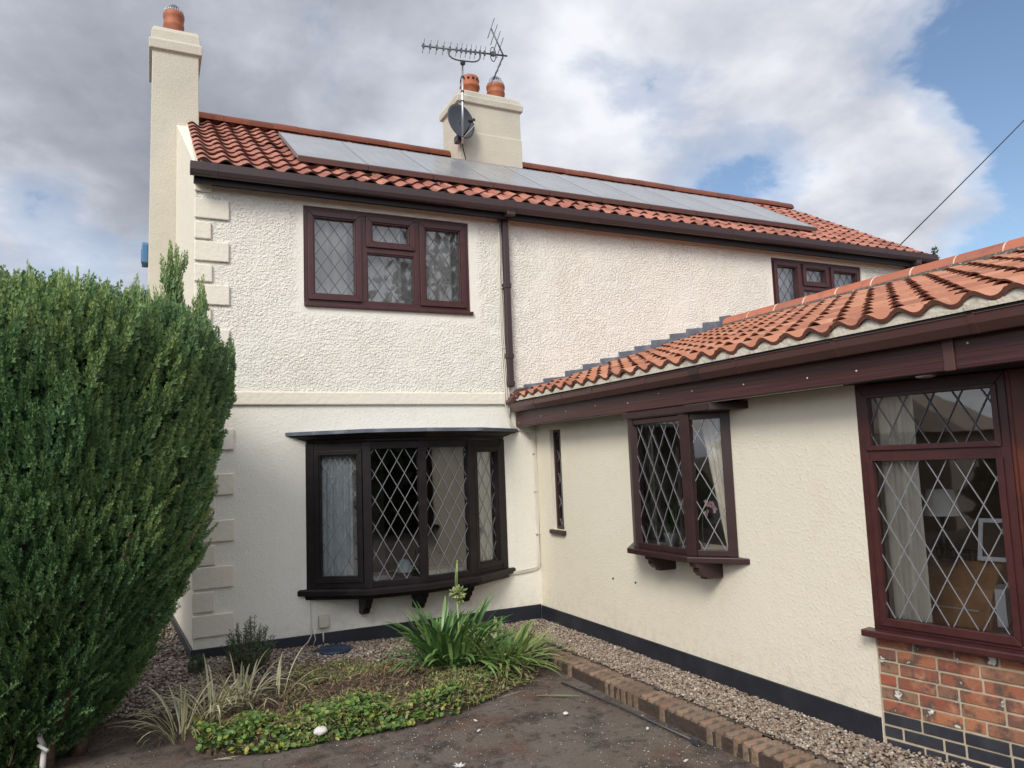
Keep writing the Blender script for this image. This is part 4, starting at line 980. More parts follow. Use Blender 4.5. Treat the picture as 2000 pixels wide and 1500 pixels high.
ab = thing('alarm_box', (-4.06, 2.62, 4.55), 'blue alarm box on the far side of the gable chimney, above the conifer', 'alarm box')
b = MB(); b.prism([(-4.058, 2.50, 4.42), (-4.058, 2.76, 4.42), (-4.058, 2.76, 4.66), (-4.058, 2.63, 4.72), (-4.058, 2.50, 4.66)], (-.075, 0, 0)); b.build('case', 'blue_box', ab, .012)
b = MB(); b.box(-4.14, -4.134, 2.54, 2.72, 4.46, 4.60); b.build('cover', 'blue_box', ab)
for y, z in ((-1.493, .626), (-1.865, .635)):
    b = MB(); b.lathe((-.001, y, z), [(.012, 0), (.009, .006), (0, .008)], 8, axis=(-1, 0, 0)); b.tube([(-.004, y, z), (-.02, y-.004, z+.004)], .003, 5)
    tag(b.build('wall_plug', 'alu_dark'), 'small grey wall plug left in the cream render, ' + ('nearer the cottage' if y > -1.6 else 'nearer the brick base'), 'wall plug')

# ------------------------------------------------------------------ behind the glass
def hang(name, m, fr, u0, u1, v0, v1, n, folds, amp, label, taper=None, seed=0):
    mb = MB(); curtain(mb, fr, u0, u1, v0, v1, n, folds, amp, 0, taper, seed); tag(mb.build(name, m), label, 'curtain')
hang('curtain', 'blind', F, -2.58, -.79, 3.46, 4.50, -.20, 9, .04, 'pale drawn curtain in folds behind the left upstairs window', seed=1)
hang('curtain', 'curtain', F, 3.9, 5.66, 3.44, 4.50, -.19, 9, .03, 'pale net curtain behind the right upstairs window', seed=2)
def bow_fr(i):
    a, b = Vector(BN[i]), Vector(BN[i+1]); d = (b-a).normalized(); return Fr((a.x, a.y, 0), (d.x, d.y, 0), (d.y, -d.x, 0))
hang('curtain', 'curtain', bow_fr(0), .07, .40, .67, 1.97, -.10, 5, .018, 'white curtain in folds at the left end of the bow window', seed=3)
hang('patterned_curtain', 'curtain_pat', bow_fr(0), .405, .47, .67, 1.97, -.10, 1, .014, 'narrow flower-patterned curtain edge inside the bow window\'s left light', seed=4)
hang('curtain', 'curtain', bow_fr(3), .08, .48, .67, 1.97, -.10, 5, .018, 'white curtain in folds at the right end of the bow window', seed=5)
hang('curtain', 'curtain_cream', G, 2.83, 3.19, 1.05, 2.09, -.05, 5, .012, 'cream curtain tied back in the right side of the small bay window', taper=lambda s, t, uu: uu+(1-s)*.24*(1-t)*1.0, seed=6)
hang('curtain', 'curtain_cream', G, 2.05, 2.16, 1.05, 2.09, -.05, 2, .012, 'cream curtain at the left side of the small bay window', seed=7)
hang('curtain', 'curtain_cream', H1, .08, .30, .72, 2.10, -.11, 3, .016, 'pale cream curtain at the left side of the large leaded window', seed=8)
lp = thing('table_lamp', (.47, -4.57, 1.07), 'bronze table lamp with a white shade on the wooden bureau', 'lamp')
b = MB(); b.lathe((.47, -4.57, 0), [(.108, 1.345), (.076, 1.505), (.074, 1.505), (.105, 1.345)], 28); b.build('lamp_shade', 'lampshade', lp)
b = MB(); b.lathe((.47, -4.57, 1.062), [(0, 0), (.055, 0), (.055, .02), (.02, .04), (.015, .07), (.035, .10), (.03, .13), (.012, .15), (.012, .20), (.025, .21), (.012, .22), (.012, .29), (0, .29)], 20); b.build('lamp_base', 'bronze', lp)
bu = thing('bureau', (.6, -4.5, .09), 'polished wooden roll-front bureau behind the large leaded window', 'desk')
BF = Fr((.34, -4.45, 0), (.12, -1, 0), (-1, -.12, 0))   # front faces the window
b = MB(); b.prism([BF.p(0, z, n) for n, z in ((0, .66), (0, .80), (-.06, .92), (-.16, 1.02), (-.22, 1.06), (-.42, 1.06), (-.42, .66))], BF.U*.42); b.build('carcass', 'walnut', bu, .01, 3)
b = MB(); b.fbox(BF, .01, .41, .70, .775, .001, .014); b.build('drawer', 'walnut', bu, .004)
b = MB(); b.fbox(BF, .06, .36, .80, .808, .001, .006); b.build('handle_strip', 'box_cream', bu)
for uu, nn in ((.03, -.03), (.39, -.03), (.03, -.39), (.39, -.39)):
    b = MB(); p = [BF.p(uu, z, nn) for z in (.66, .55, .35, .10)]; b.tube([p[0], p[1]+BF.N*.03, p[2], p[3]+BF.N*.02], [.032, .028, .018, .014], 8); b.build('leg', 'walnut', bu)
b = MB()
for k in range(14): b.tube([BF.p(.02+k*.029, 1.06, -.23), BF.p(.02+k*.029, 1.115, -.23)], .005, 6)
b.tube([BF.p(.01, 1.12, -.23), BF.p(.41, 1.12, -.23)], .007, 6); b.build('gallery_rail', 'bronze', bu)
pf = thing('picture_frame', (.58, -4.78, 1.07), 'leaning picture frame behind the lamp, right of the bureau', 'picture frame')
pfr = Fr((.56, -4.72, 1.07), (.25, -1, 0), (-1, -.25, .35), (.3, .07, 1)); b = MB(); ring_frame(b, pfr, 0, .2, 0, .26, .025, 0, .018); b.build('frame', 'white_china', pf); b = MB(); b.fbox(pfr, .026, .174, .026, .234, 0, .006); b.build('picture', 'inner_dark', pf)
b = MB(); b.fbox(Fr((.35, -4.93, 0), (.5, -1, 0), (-1, -.5, 0)), 0, .05, .74, .95, -.2, 0); tag(b.build('white_board', 'white_china'), 'upright white board inside the bottom right of the large window', 'board')
pp = thing('pot_plant', (-.06, -2.52, 1.045), 'white pot with a spiky green plant on the small bay window sill', 'house plant')
b = MB(); b.lathe((-.06, -2.52, 1.012), [(0, 0), (.05, 0), (.068, .12), (.070, .125), (.062, .125), (.055, .09), (0, .09)], 22); b.build('pot', 'white_china', pp)
b = MB()
for k in range(40):
    a = rnd.uniform(0, 6.28); h = rnd.uniform(.12, .34); sp = rnd.uniform(.03, .14); c0 = Vector((-.06, -2.52, 1.11)); d = Vector((math.cos(a)*.6, math.sin(a), 0))
    q = [c0, c0+d*sp*.4+Vector((0, 0, h*.6)), c0+d*sp+Vector((0, 0, h))]; s_ = Vector((-d.y, d.x, .2))*.010
    b.face([q[0]-s_, q[0]+s_, q[1]+s_, q[1]-s_]); b.face([q[1]-s_, q[1]+s_, q[2]])
b.build('leaves', 'strap_leaf', pp)
def orchid(c, h, label, n):
    t = thing('orchid', c, label, 'house plant'); b = MB(); c = Vector(c); top = c+Vector((-.03, -.10, h)); b.tube([c, c+Vector((-.01, -.02, h*.6)), c+Vector((-.02, -.05, h*.9)), top, top+Vector((0, -.08, -.01))], .004, 5); b.build('stem', 'stalk', t)
    b = MB()
    for k in range(n):
        q = top+Vector((rnd.uniform(-.03, .01), -rnd.uniform(0, .10), rnd.uniform(-.05, .03)))
        for j2 in range(5):
            a = 2*math.pi*j2/5+rnd.random(); e = Vector((-.15, math.cos(a), math.sin(a))).normalized(); e2_ = Vector((1, 0, 0)).cross(e).normalized()*.012; b.face([q, q+e*.018+e2_, q+e*.036, q+e*.018-e2_])
    b.build('petals', 'orchid', t)
orchid((-.02, -2.86, 1.03), .34, 'pink orchid spray in the right light of the small bay window', 5)
orchid((-.06, -2.58, 1.14), .28, 'pink orchid above the white pot in the small bay window', 3)
dl = thing('dome_lamp', (-1.62, -.20, .66), 'pale domed lamp on the bow window ledge', 'lamp')
b = MB(); b.lathe((-1.66, -.16, .70), [(.085, 0), (.082, .03), (.07, .08), (.045, .115), (0, .13)], 24); b.build('lamp_shade', 'lamp_glass', dl)
b = MB(); b.box(-1.80, -1.53, -.26, -.05, .655, .70); b.build('stand', 'black_wood', dl)
# ------------------------------------------------------------------ brick edging
eg = thing('brick_edging', (-.58, -3.0, -.125), 'low edging of old brown bricks laid on end between the gravel strip and the tarmac', 'edging')
proto = []
for k in range(6):
    b = MB(); ln = .205+rnd.uniform(-.008, .008)
    q = [Vector((sx*ln/2+rnd.uniform(-.004, .004), sy*.0325+rnd.uniform(-.002, .002), z+(rnd.uniform(-.003, .003) if z else 0))) for z in (-.14, 0) for sx, sy in ((-1, -1), (1, -1), (1, 1), (-1, 1))]
    b.hexa(q); o = b.build('brick', 'edging', None, .012, 3); proto.append(o)
y = -1.10; k = 0
while y > -5.05:
    o = proto[k] if k < 6 else proto[rnd.randrange(6)].copy()
    if k >= 6: COL.objects.link(o)
    t = min(1, max(0, (-1.9-y)/-.8)) if y > -1.9 else 0
    o.parent = eg
    o.location = Vector((-.578+.03*t*0+rnd.uniform(-.006, .006), y, -.004-.012*max(0, (y+1.9)/.8)+rnd.uniform(-.005, .005)))-Vector((-.58, -3.0, -.125))
    o.rotation_euler = (rnd.uniform(-.02, .02), rnd.uniform(-.025, .025), rnd.uniform(-.035, .035)+(.0))
    y -= .079+rnd.uniform(0, .010); k += 1
b = MB(); b.box(-.68, -.478, -5.1, -1.08, -.14, -.028); b.build('bedding_mortar', 'soil', eg)

# ------------------------------------------------------------------ the big conifer
HX, HY = -4.87, -1.42
PROF0 = [(-.1, .42), (.0, .50), (.2, .70), (.355, .85), (.6, .97), (.8, 1.06), (1.05, 1.18), (1.25, 1.29), (1.45, 1.32), (1.85, 1.34), (2.2, 1.39), (2.45, 1.39), (2.72, 1.41), (2.98, 1.40), (3.15, 1.31), (3.28, 1.15), (3.36, .85), (3.40, .4), (3.41, 0)]
PROF = [(z if z < .6 else .6+(z-.6)*.865, max(0, r_-(.185 if .9 < z < 2.3 else .15 if z < 2.9 else .12))) for z, r_ in PROF0]
def prof_r(z):
    for (z0, r0_), (z1, r1_) in zip(PROF, PROF[1:]):
        if z0 <= z <= z1: return r0_+(r1_-r0_)*(z-z0)/(z1-z0)
    return 0.0
def lump(a, z): return 1+.04*math.sin(5*a+1.2*z)+.03*math.sin(11*a-2.1*z+1)+.025*math.sin(9*a+6*z)+.02*math.sin(17*a-7*z)
def frond(n, w, rs):
    """one plume pointing +z, unit height: lozenge leaflets round an axis, in flattened sprays"""
    V = []; Fc = []; T = []
    for k in range(n):
        t = .04+.94*(k/n)**.85
        a = k*2.39996+rs.uniform(-.3, .3); up = rs.uniform(.75, 1.25)+.5*t
        d = np.array([math.cos(a), math.sin(a), up]); d /= np.linalg.norm(d)
        ln = (.27-.17*t)*rs.uniform(.7, 1.25); side = np.cross(d, np.array([math.cos(a+1.1), math.sin(a+1.1), .2])); side /= np.linalg.norm(side)
        p = np.array([0, 0, t*.92]); 
        for (off, l2) in ((0, 1.0), (.9, .62), (-.9, .62)):
            dd = d*math.cos(off*.7)+side*math.sin(off*.7); pp = p+d*ln*(.0 if off == 0 else .32); L_ = ln*l2
            ss = np.cross(dd, np.cross(dd, side)+d*.3); ss = side*math.cos(off*.7)-d*math.sin(off*.7)
            b = len(V); bend = np.array([0, 0, .10*L_])
            V += [pp, pp+dd*L_*.55+ss*w*L_, pp+dd*L_+bend, pp+dd*L_*.55-ss*w*L_]; Fc.append((b, b+1, b+2, b+3))
            T += [t*.55, t*.55+.15, t*.6+.4, t*.55+.15]
    return np.array(V), np.array(Fc), np.array(T)
def conifer():
    t = thing('conifer', (HX, HY, -.12), 'huge bushy green conifer with upright feathery sprays left of the cottage', 'tree')
    rs = random.Random(11); protos = [frond(26, .17, rs) for _ in range(5)]
    VV = []; FF = []; TT = []; n0 = 0
    def add(p, d, ln, wd, tipk):
        nonlocal n0
        V, Fc, T = protos[rs.randrange(5)]
        d = np.array(d, float); d /= np.linalg.norm(d); e1 = np.cross(d, [.3, .5, .1]); e1 /= np.linalg.norm(e1); e2 = np.cross(d, e1)
        a = rs.uniform(0, 6.28); x = e1*math.cos(a)+e2*math.sin(a); y = np.cross(d, x)
        Q = p+np.outer(V[:, 0]*wd, x)+np.outer(V[:, 1]*wd, y)+np.outer(V[:, 2]*ln, d)
        VV.append(Q); FF.append(Fc+n0); TT.append(np.clip(T*tipk*1.25, 0, 1)); n0 += len(V)
    for k in range(21000):
        z = rs.uniform(-.02, 3.0) if k % 9 else rs.uniform(2.6, 3.03)
        a = rs.uniform(-math.pi, math.pi)
        if math.sin(a) > .35 and rs.random() < .65: continue      # far side, sparser
        depth = rs.choice((1.0, .99, .97, .93, .88, .82)); depth *= rs.uniform(.97, 1.02)
        r_ = prof_r(z)*lump(a, z)*depth
        if z > 2.86 and k % 3 == 0: r_ *= rs.random()**.5
        x = HX+r_*math.cos(a); y = HY+r_*.86*math.sin(a)
        low = max(0, min(1, (1.9-z)/1.6)); out = (.40+.3*rs.random() if z < 2.6 else .22)+.45*low
        out *= .8; d = (math.cos(a)*out+rs.gauss(0, .11+.22*low), math.sin(a)*out+rs.gauss(0, .11+.22*low), 1.0-.35*low+rs.gauss(0, .15*low))
        ln = rs.uniform(.14, .25)*(1.15 if z > 2.5 else 1)*(1-.30*low)*(1.3 if rs.random() < .07 else 1)
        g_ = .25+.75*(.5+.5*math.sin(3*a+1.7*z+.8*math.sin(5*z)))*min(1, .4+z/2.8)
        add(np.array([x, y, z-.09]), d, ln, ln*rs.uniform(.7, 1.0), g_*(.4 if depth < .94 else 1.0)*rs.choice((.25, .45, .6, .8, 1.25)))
    # leaders breaking the outline
    for (x, y, z, ln, wd) in ((-3.90, -1.55, 3.22, .38, .17), (-3.86, -1.5, 3.05, .40, .2), (-3.84, -1.5, 3.40, .22, .12), (-3.70, -1.5, 2.98, .34, .18), (-3.52, -1.4, 2.52, .32, .2), (-3.46, -1.35, 2.62, .28, .16), (-3.5, -1.45, 2.4, .3, .2),
                              (-4.05, -1.9, 2.95, .25, .12), (-4.15, -1.7, 3.0, .27, .12)):
        for q in range(9): add(np.array([x+rs.uniform(-.055, .055), y+rs.uniform(-.05, .05), z-.02*q]), (rs.uniform(-.1, .16), rs.uniform(-.1, .1), 1), ln*rs.uniform(.8, 1.05), wd*rs.uniform(.8, 1.1), .9)
    for k in range(170):
        a = rs.uniform(-math.pi, .3); rr_ = 1.25*rs.random()**.6; x = HX+rr_*math.cos(a); y = HY+rr_*.86*math.sin(a)
        add(np.array([x, y, 3.06-.20*(rr_/1.3)**3-.16]), (rs.uniform(-.12, .12), rs.uniform(-.12, .12), 1), rs.uniform(.24, .38), rs.uniform(.08, .13), .9)
    np_mesh('crown', np.concatenate(VV), np.concatenate(FF), 'conifer', t, False, np.concatenate(TT))
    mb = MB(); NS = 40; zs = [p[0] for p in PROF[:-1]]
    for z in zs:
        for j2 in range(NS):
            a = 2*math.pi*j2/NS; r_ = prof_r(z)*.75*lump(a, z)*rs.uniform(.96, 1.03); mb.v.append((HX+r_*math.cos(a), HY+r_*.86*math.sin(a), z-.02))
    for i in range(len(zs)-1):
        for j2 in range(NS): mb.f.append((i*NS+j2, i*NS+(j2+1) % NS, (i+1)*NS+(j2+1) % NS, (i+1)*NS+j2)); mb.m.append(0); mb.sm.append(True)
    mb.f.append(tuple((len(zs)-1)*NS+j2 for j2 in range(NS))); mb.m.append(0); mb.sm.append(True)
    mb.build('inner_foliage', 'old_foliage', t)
    tr = MB()
    for (dx, dy, tx, ty) in ((.0, 0, -.1, .1), (.18, .1, .4, .2), (.25, -.35, .5, -.4), (-.1, -.4, -.3, -.6), (.42, -.1, .75, -.15)):
        tr.tube([(HX+dx, HY+dy, -.16), (HX+dx*1.1, HY+dy*1.1, .12), (HX+dx+tx*.5, HY+dy+ty*.5, .6), (HX+dx+tx, HY+dy+ty, 1.4)], [.06, .048, .04, .02], 9)
    tr.build('trunk', 'bark', t)
    st = MB(); st.tube([(-4.60, -1.86, .06), (-4.63, -1.90, .15), (-4.62, -1.92, .24)], [.016, .018, .013], 8); st.tube([(-4.64, -1.88, .10), (-4.58, -1.93, .07)], .011, 7); st.tube([(-4.62, -1.85, -.13), (-4.61, -1.86, .06)], [.02, .016], 7); st.build('cut_stub', 'stone', t)
    tw = MB()
    for k in range(60):
        a = rs.uniform(-2.6, .5); r1 = rs.uniform(.3, .6); z0 = rs.uniform(.0, .3); z1 = z0+rs.uniform(.0, .3); r2 = prof_r(z1)*rs.uniform(.75, 1.0)
        tw.tube([(HX+r1*math.cos(a), HY+r1*.86*math.sin(a), z0), (HX+.5*(r1+r2)*math.cos(a+.06), HY+.43*(r1+r2)*math.sin(a+.06), (z0+z1)/2-.03), (HX+r2*math.cos(a+.1), HY+r2*.86*math.sin(a+.1), z1)], [.007, .005, .003], 5)
    tw.build('dead_twigs', 'twig', t)
conifer()

# ------------------------------------------------------------------ plants of the bed
def blade(mb, base, az, el, ln, w, droop, seg=7, fold=.25, mi=0, twist=0.0):
    p = Vector(base); e = el; i = len(mb.v)
    for k in range(seg+1):
        s_ = k/seg; d = Vector((math.cos(az)*math.cos(e), math.sin(az)*math.cos(e), math.sin(e)))
        sd = Vector((-math.sin(az+twist*s_), math.cos(az+twist*s_), 0)); nn = d.cross(sd)
        ww = w*(.55+.9*s_ if s_ < .5 else 1.0)*(1-max(0, (s_-.55)/.45)**2*.93)
        mb.v += [tuple(p-sd*ww/2+nn*fold*-ww*.5), tuple(p), tuple(p+sd*ww/2+nn*fold*-ww*.5)]
        p = p+d*ln/seg; e -= droop/seg*(.4+1.2*s_)
        if p.z < bed_floor(p.x, p.y)+.008: p.z = bed_floor(p.x, p.y)+.008; e = max(e, -.05)
    for k in range(seg):
        a = i+3*k
        mb.f += [(a, a+1, a+4, a+3), (a+1, a+2, a+5, a+4)]; mb.m += [mi]*2; mb.sm += [True]*2
def bed_floor(x, y):
    h = bed_h(x, y)
    return max(h, -.11) if h > -.15 else max(-.11, zg(x, y) if y > -.9 else -.11)
def strap_plant(c, n, label, m, rad, els, lens, w, droop, name='strap_leaved_plant', az=None):
    t = thing(name, (c[0], c[1], bed_floor(c[0], c[1])), label, 'plant'); b = MB()
    for k in range(n):
        a = rnd.uniform(0, 2*math.pi) if az is None else rnd.gauss(*az); r_ = rad*rnd.random()**.5
        x, y = c[0]+r_*math.cos(a), c[1]+r_*math.sin(a)
        blade(b, (x, y, bed_floor(x, y)-.01), a+rnd.uniform(-.5, .5), rnd.uniform(*els), rnd.uniform(*lens), w*rnd.uniform(.75, 1.15), rnd.uniform(*droop))
    b.build('foliage', m, t); return t
ag = strap_plant((-1.52, -1.12), 130, 'tall green strap-leaved clump with a seed head, under the bow window', 'strap_leaf', .20, (.5, 1.5), (.40, .72), .042, (.7, 2.1))
b = MB(); b.tube([(-1.46, -1.14, -.03), (-1.465, -1.145, .3), (-1.475, -1.15, .56)], [.012, .010, .009], 8); b.tube([(-1.478, -1.15, .6), (-1.47, -1.152, .75), (-1.464, -1.15, .885)], .005, 6); b.tube([(-1.49, -1.15, .6), (-1.486, -1.15, .75), (-1.468, -1.15, .87)], .004, 6)
b.lathe((-1.464, -1.15, .88), [(0, 0), (.009, .004), (.007, .016), (0, .02)], 8); b.build('flower_stalk', 'stalk', ag)
b = MB()
for k in range(130):
    d = Vector((rnd.gauss(0, 1), rnd.gauss(0, 1), rnd.gauss(.25, .8))).normalized(); q = Vector((-1.475, -1.15, .585)); e = q+Vector((d.x*.09+.015, d.y*.09, d.z*.09))*rnd.uniform(.45, 1.1); s_ = d.orthogonal().normalized()*.009
    b.tube([q+d*.02, e-d*.03], .002, 4, caps=False); b.tube([e-d*.040, e-d*.014, e+d*.006], [.004, .010, .002], 5)
b.build('flower_head', 'seedhead', ag)
strap_plant((-1.12, -1.33), 150, 'flattened pale green strap-leaved clump beside the taller one, near the brick edging', 'strap_pale', .22, (.12, 1.25), (.26, .54), .034, (.5, 1.5))
strap_plant((-1.38, -1.42), 26, 'drooping dark strap leaves sprawling in front of the tall clump', 'strap_leaf', .10, (.1, .7), (.25, .45), .026, (.6, 1.4), az=(-1.5, 1.0))
strap_plant((-.74, -1.02), 130, 'brown withered tuft at the far end of the brick edging', 'grass_dry', .16, (.3, 1.4), (.12, .26), .006, (.8, 2.4), 'dry_grass')
strap_plant((-1.62, -1.08), 60, 'upright dark strap leaves crowding the left of the flowering clump', 'strap_leaf', .13, (1.0, 1.5), (.42, .66), .042, (.4, 1.5))
for (c, n, lb) in (((-3.80, -1.62), 40, 'cream striped grass tuft nearest the conifer, drooping over the drive'), ((-3.60, -1.55), 46, 'cream striped grass tuft between the conifer-side tuft and the shrub'),
                   ((-3.36, -1.32), 52, 'tallest cream striped grass tuft, in front of the dark shrub'), ((-3.10, -1.32), 10, 'sparse upright cream grass tuft right of the shrub')):
    strap_plant(c, n, lb, 'grass_pale', .09, (.7, 1.5), (.28, .56), .015, (.7, 2.4), 'striped_grass')
strap_plant((-3.86, -1.38), 60, 'dry brown grass tuft lying at the edge of the gravel by the conifer', 'grass_dry', .20, (.2, 1.1), (.16, .34), .006, (1.0, 2.4), 'dry_grass')
def shrub(c, h, w, n, label):
    t = thing('shrub', (c[0], c[1], zg(c[0], c[1])-.03), label, 'shrub'); b = MB(); st = MB(); z0 = zg(*c)-.03
    for k in range(n):
        a = rnd.uniform(0, 6.28); r_ = w*rnd.random()**.6; hh = h*(1-.45*(r_/w)**2)*rnd.uniform(.72, 1.05)
        p0 = Vector((c[0]+.03*math.cos(a), c[1]+.03*math.sin(a), z0)); p2 = Vector((c[0]+r_*math.cos(a)*1.15, c[1]+r_*math.sin(a), z0+hh)); p1 = (p0+p2)/2+Vector((math.cos(a), math.sin(a), 0))*r_*.22
        st.tube([p0, p1, p2], [.006, .004, .002], 4, caps=False)
        for q in range(46):
            s_ = .25+.75*q/46; p = (p0*(1-s_)+p1*s_)*(1-s_)+(p1*(1-s_)+p2*s_)*s_
            d = Vector((rnd.gauss(0, .7), rnd.gauss(0, .7), rnd.uniform(.3, 1.1))).normalized(); e = d.orthogonal().normalized()*.0035; L_ = rnd.uniform(.022, .042)
            b.face([p, p+d*L_*.5+e, p+d*L_, p+d*L_*.5-e])
    st.build('stems', 'bark', t); b.build('foliage', 'shrub', t)
shrub((-3.22, -.66), .50, .20, 62, 'small dark evergreen shrub with wiry upright stems by the cottage corner')
shrub((-3.64, -.48), .22, .08, 16, 'tiny dark evergreen sprig in the gravel before the cottage corner')

def leaf_scatter(name, pts, size, m, lobes=True, tilt=.55):
    K = 20 if lobes else 10; n = len(pts); P = np.array(pts)
    ang = np.linspace(0, 2*np.pi, K, endpoint=False)
    rad = (1+.10*np.cos(5*ang))*np.where(np.abs(ang-np.pi) < .2, .55, 1.0) if lobes else np.array([1, .45, .3, .28, .4, .9, .4, .28, .3, .45])
    base = np.stack([np.cos(ang)*rad, np.sin(ang)*rad, .18*rad**2-.05], 1)
    base = np.vstack([[0, 0, -.05], base])
    s = rng.uniform(size[0], size[1], n); az = rng.uniform(0, 2*np.pi, n); tl = rng.normal(0, tilt, n); t2 = rng.normal(0, tilt, n)
    V = base[None]*s[:, None, None]; x, y, z = V[..., 0], V[..., 1], V[..., 2]
    c1_, s1 = np.cos(tl)[:, None], np.sin(tl)[:, None]; y, z = y*c1_-z*s1, y*s1+z*c1_
    c2_, s2 = np.cos(t2)[:, None], np.sin(t2)[:, None]; x, z = x*c2_-z*s2, x*s2+z*c2_
    ca, sa = np.cos(az)[:, None], np.sin(az)[:, None]; x, y = x*ca-y*sa, x*sa+y*ca
    V = np.stack([x+P[:, :1], y+P[:, 1:2], z+P[:, 2:3]], 2).reshape(-1, 3)
    tri = np.array([(0, 1+i, 1+(i+1) % K) for i in range(K)])
    return np_mesh(name, V, (tri[None]+(np.arange(n)*(K+1))[:, None, None]).reshape(-1, 3), m)
pts = []
while len(pts) < 3600:
    x = rng.uniform(-3.72, -1.5); y = rng.uniform(-2.35, -1.2)
    if not inpoly(x, y): continue
    front = -2.27+.11*n2(x, 0, 2.2) if x < -2.2 else -2.22+(x+2.2)*.33
    dep = (y-front)/(.62+.1*n2(x, 3, 1.5) if x < -2.3 else .40)
    if dep > 1 or dep < -.15 or rng.random() < max(0, (x+2.7)*.62): continue
    pts.append((x, y, bed_floor(x, y)+.02+.085*max(0, 1-abs(dep-.4)*1.3)*rng.uniform(.1, 1)*(.55+.45*n2(x, y, 2.6))))
stuff(leaf_scatter('ground_cover', pts, (.010, .023), 'cover'), 'bright green and yellowing ground cover spilling over the front of the bed', 'ground cover')
pts = []
while len(pts) < 5200:
    x = rng.uniform(-3.1, -.72); y = rng.uniform(-2.25, -.62)
    if not inpoly(x, y): continue
    k = math.sin(2.3*x+1)*math.sin(3.1*y+x)+.4*n2(x, y, 1.5)
    if ((x+2.35)/.55)**2+((y+1.38)/.24)**2 < 1 and rng.random() < .88: continue
    if k < (-.1 if x > -1.9 else .22) and rng.random() < .8: continue
    pts.append((x, y, bed_floor(x, y)+rng.uniform(.005, .06)))
stuff(leaf_scatter('weeds', pts, (.008, .030), 'cover_dim', False, .8), 'matted olive weeds and cut leaves over the flower bed', 'weeds')
def strands():
    b = MB()
    n = 0
    while n < 4200:
        x = rng.uniform(-3.7, -.62); y = rng.uniform(-2.15, -.6)
        if not inpoly(x, y): continue
        n += 1; a = rng.uniform(0, 6.28); L_ = rng.uniform(.04, .15); z = bed_floor(x, y)+rng.uniform(.006, .05); d = Vector((math.cos(a), math.sin(a), rng.normal(0, .3))); s_ = Vector((-d.y, d.x, .3))*rng.uniform(.0015, .0036)
        p0 = Vector((x, y, z)); p1 = p0+d*L_*.5+Vector((0, 0, .012)); p2 = p0+d*L_+Vector((rng.normal(0, .02), rng.normal(0, .02), -.01))
        b.face([p0-s_, p0+s_, p1+s_, p1-s_]); b.face([p1-s_, p1+s_, p2])
    return b.build('dry_clippings', 'grass_dry')
stuff(strands(), 'dead brown clippings strewn over the middle of the flower bed', 'clippings')

# ------------------------------------------------------------------ small things on the ground
b = MB(); b.lathe((-2.42, -.30, -.03), [(.0, .0), (.155, .0), (.155, .075), (.165, .08), (.165, .098), (.15, .105), (.145, .098), (0, .098)], 36)
tag(b.build('drain_lid', 'lid'), 'round dark blue lid standing in the gravel under the bow window', 'lid')
rd = thing('rod', (-.82, -2.8, -.10), 'thin dark metal rod lying along the foot of the brick edging', 'rod')
b = MB(); b.tube([(-.88, -1.98, -.085), (-.80, -2.7, -.092), (-.775, -3.55, -.09)], .008, 7); b.build('shaft', 'rod', rd)
b = MB(); b.box(-.79, -.755, -3.60, -3.54, -.11, -.07); b.build('end_cap', 'rod', rd, .004)
b = MB(); blade(b, (-1.19, -2.12, -.098), -.75, .08, .36, .024, .12); b2 = MB()
tag(b.build('fallen_leaf', 'strap_pale'), 'long green strap leaf fallen on the tarmac beside the brick edging', 'leaf')
b = MB(); blade(b, (-1.55, -1.98, -.095), .4, .05, .34, .005, .1); blade(b, (-1.5, -2.03, -.095), .2, .05, .28, .005, .1); tag(b.build('dry_stalk', 'grass_pale'), 'thin straw stalks on the tarmac at the edge of the bed', 'stalk')
b = MB(); blade(b, (-3.62, -2.16, -.1), -.25, .1, .16, .014, .2); blade(b, (-3.60, -2.16, -.1), -.6, .1, .12, .012, .2); tag(b.build('fallen_leaf', 'grass_pale'), 'cream striped leaf fallen on the tarmac below the grass tufts', 'leaf')
def lumpstone(c, r_, label, m='stone', cat='stone', name='stone'):
    b = MB(); b.lathe(c, [(0, -r_*.2), (r_*.8, -r_*.1), (r_, r_*.25), (r_*.75, r_*.6), (r_*.3, r_*.78), (0, r_*.8)], 9)
    b.v = [tuple(Vector(v)+Vector((rnd.uniform(-1, 1), rnd.uniform(-1, 1), rnd.uniform(-.6, .6)))*r_*.16) for v in b.v]
    return tag(b.build(name, m), label, cat)
lumpstone((-2.93, -2.20, -.045), .052, 'rough white stone lying among the ground cover')
lumpstone((-1.21, -2.62, -.105), .022, 'small pale stone on the open tarmac')
lumpstone((-1.57, -.62, .02), .05, 'white stone in the gravel behind the tall strap-leaved clump')
b = MB()
for k in range(7):
    a = k*.9; c = Vector((-2.26, -3.12, -.098)); d = Vector((math.cos(a), math.sin(a), .25)); s_ = Vector((-d.y, d.x, 0))*.009; b.face([c, c+d*.022+s_, c+d*.045, c+d*.022-s_])
tag(b.build('fallen_flower', 'chips'), 'white flower fallen on the tarmac at the bottom edge', 'flower')
b = MB()
for (x, y) in ((-1.85, -2.41), (-1.91, -2.61), (-.89, -3.2), (-1.02, -3.78), (-.78, -2.98)):
    a = rnd.uniform(0, 6.28); d = Vector((math.cos(a), math.sin(a), 0)); s_ = Vector((-d.y, d.x, 0)); c = Vector((x, y, -.096)); b.prism([c-d*.02-s_*.008, c+d*.022-s_*.004, c+d*.018+s_*.009, c-d*.012+s_*.010], (0, 0, .004))
n = 0
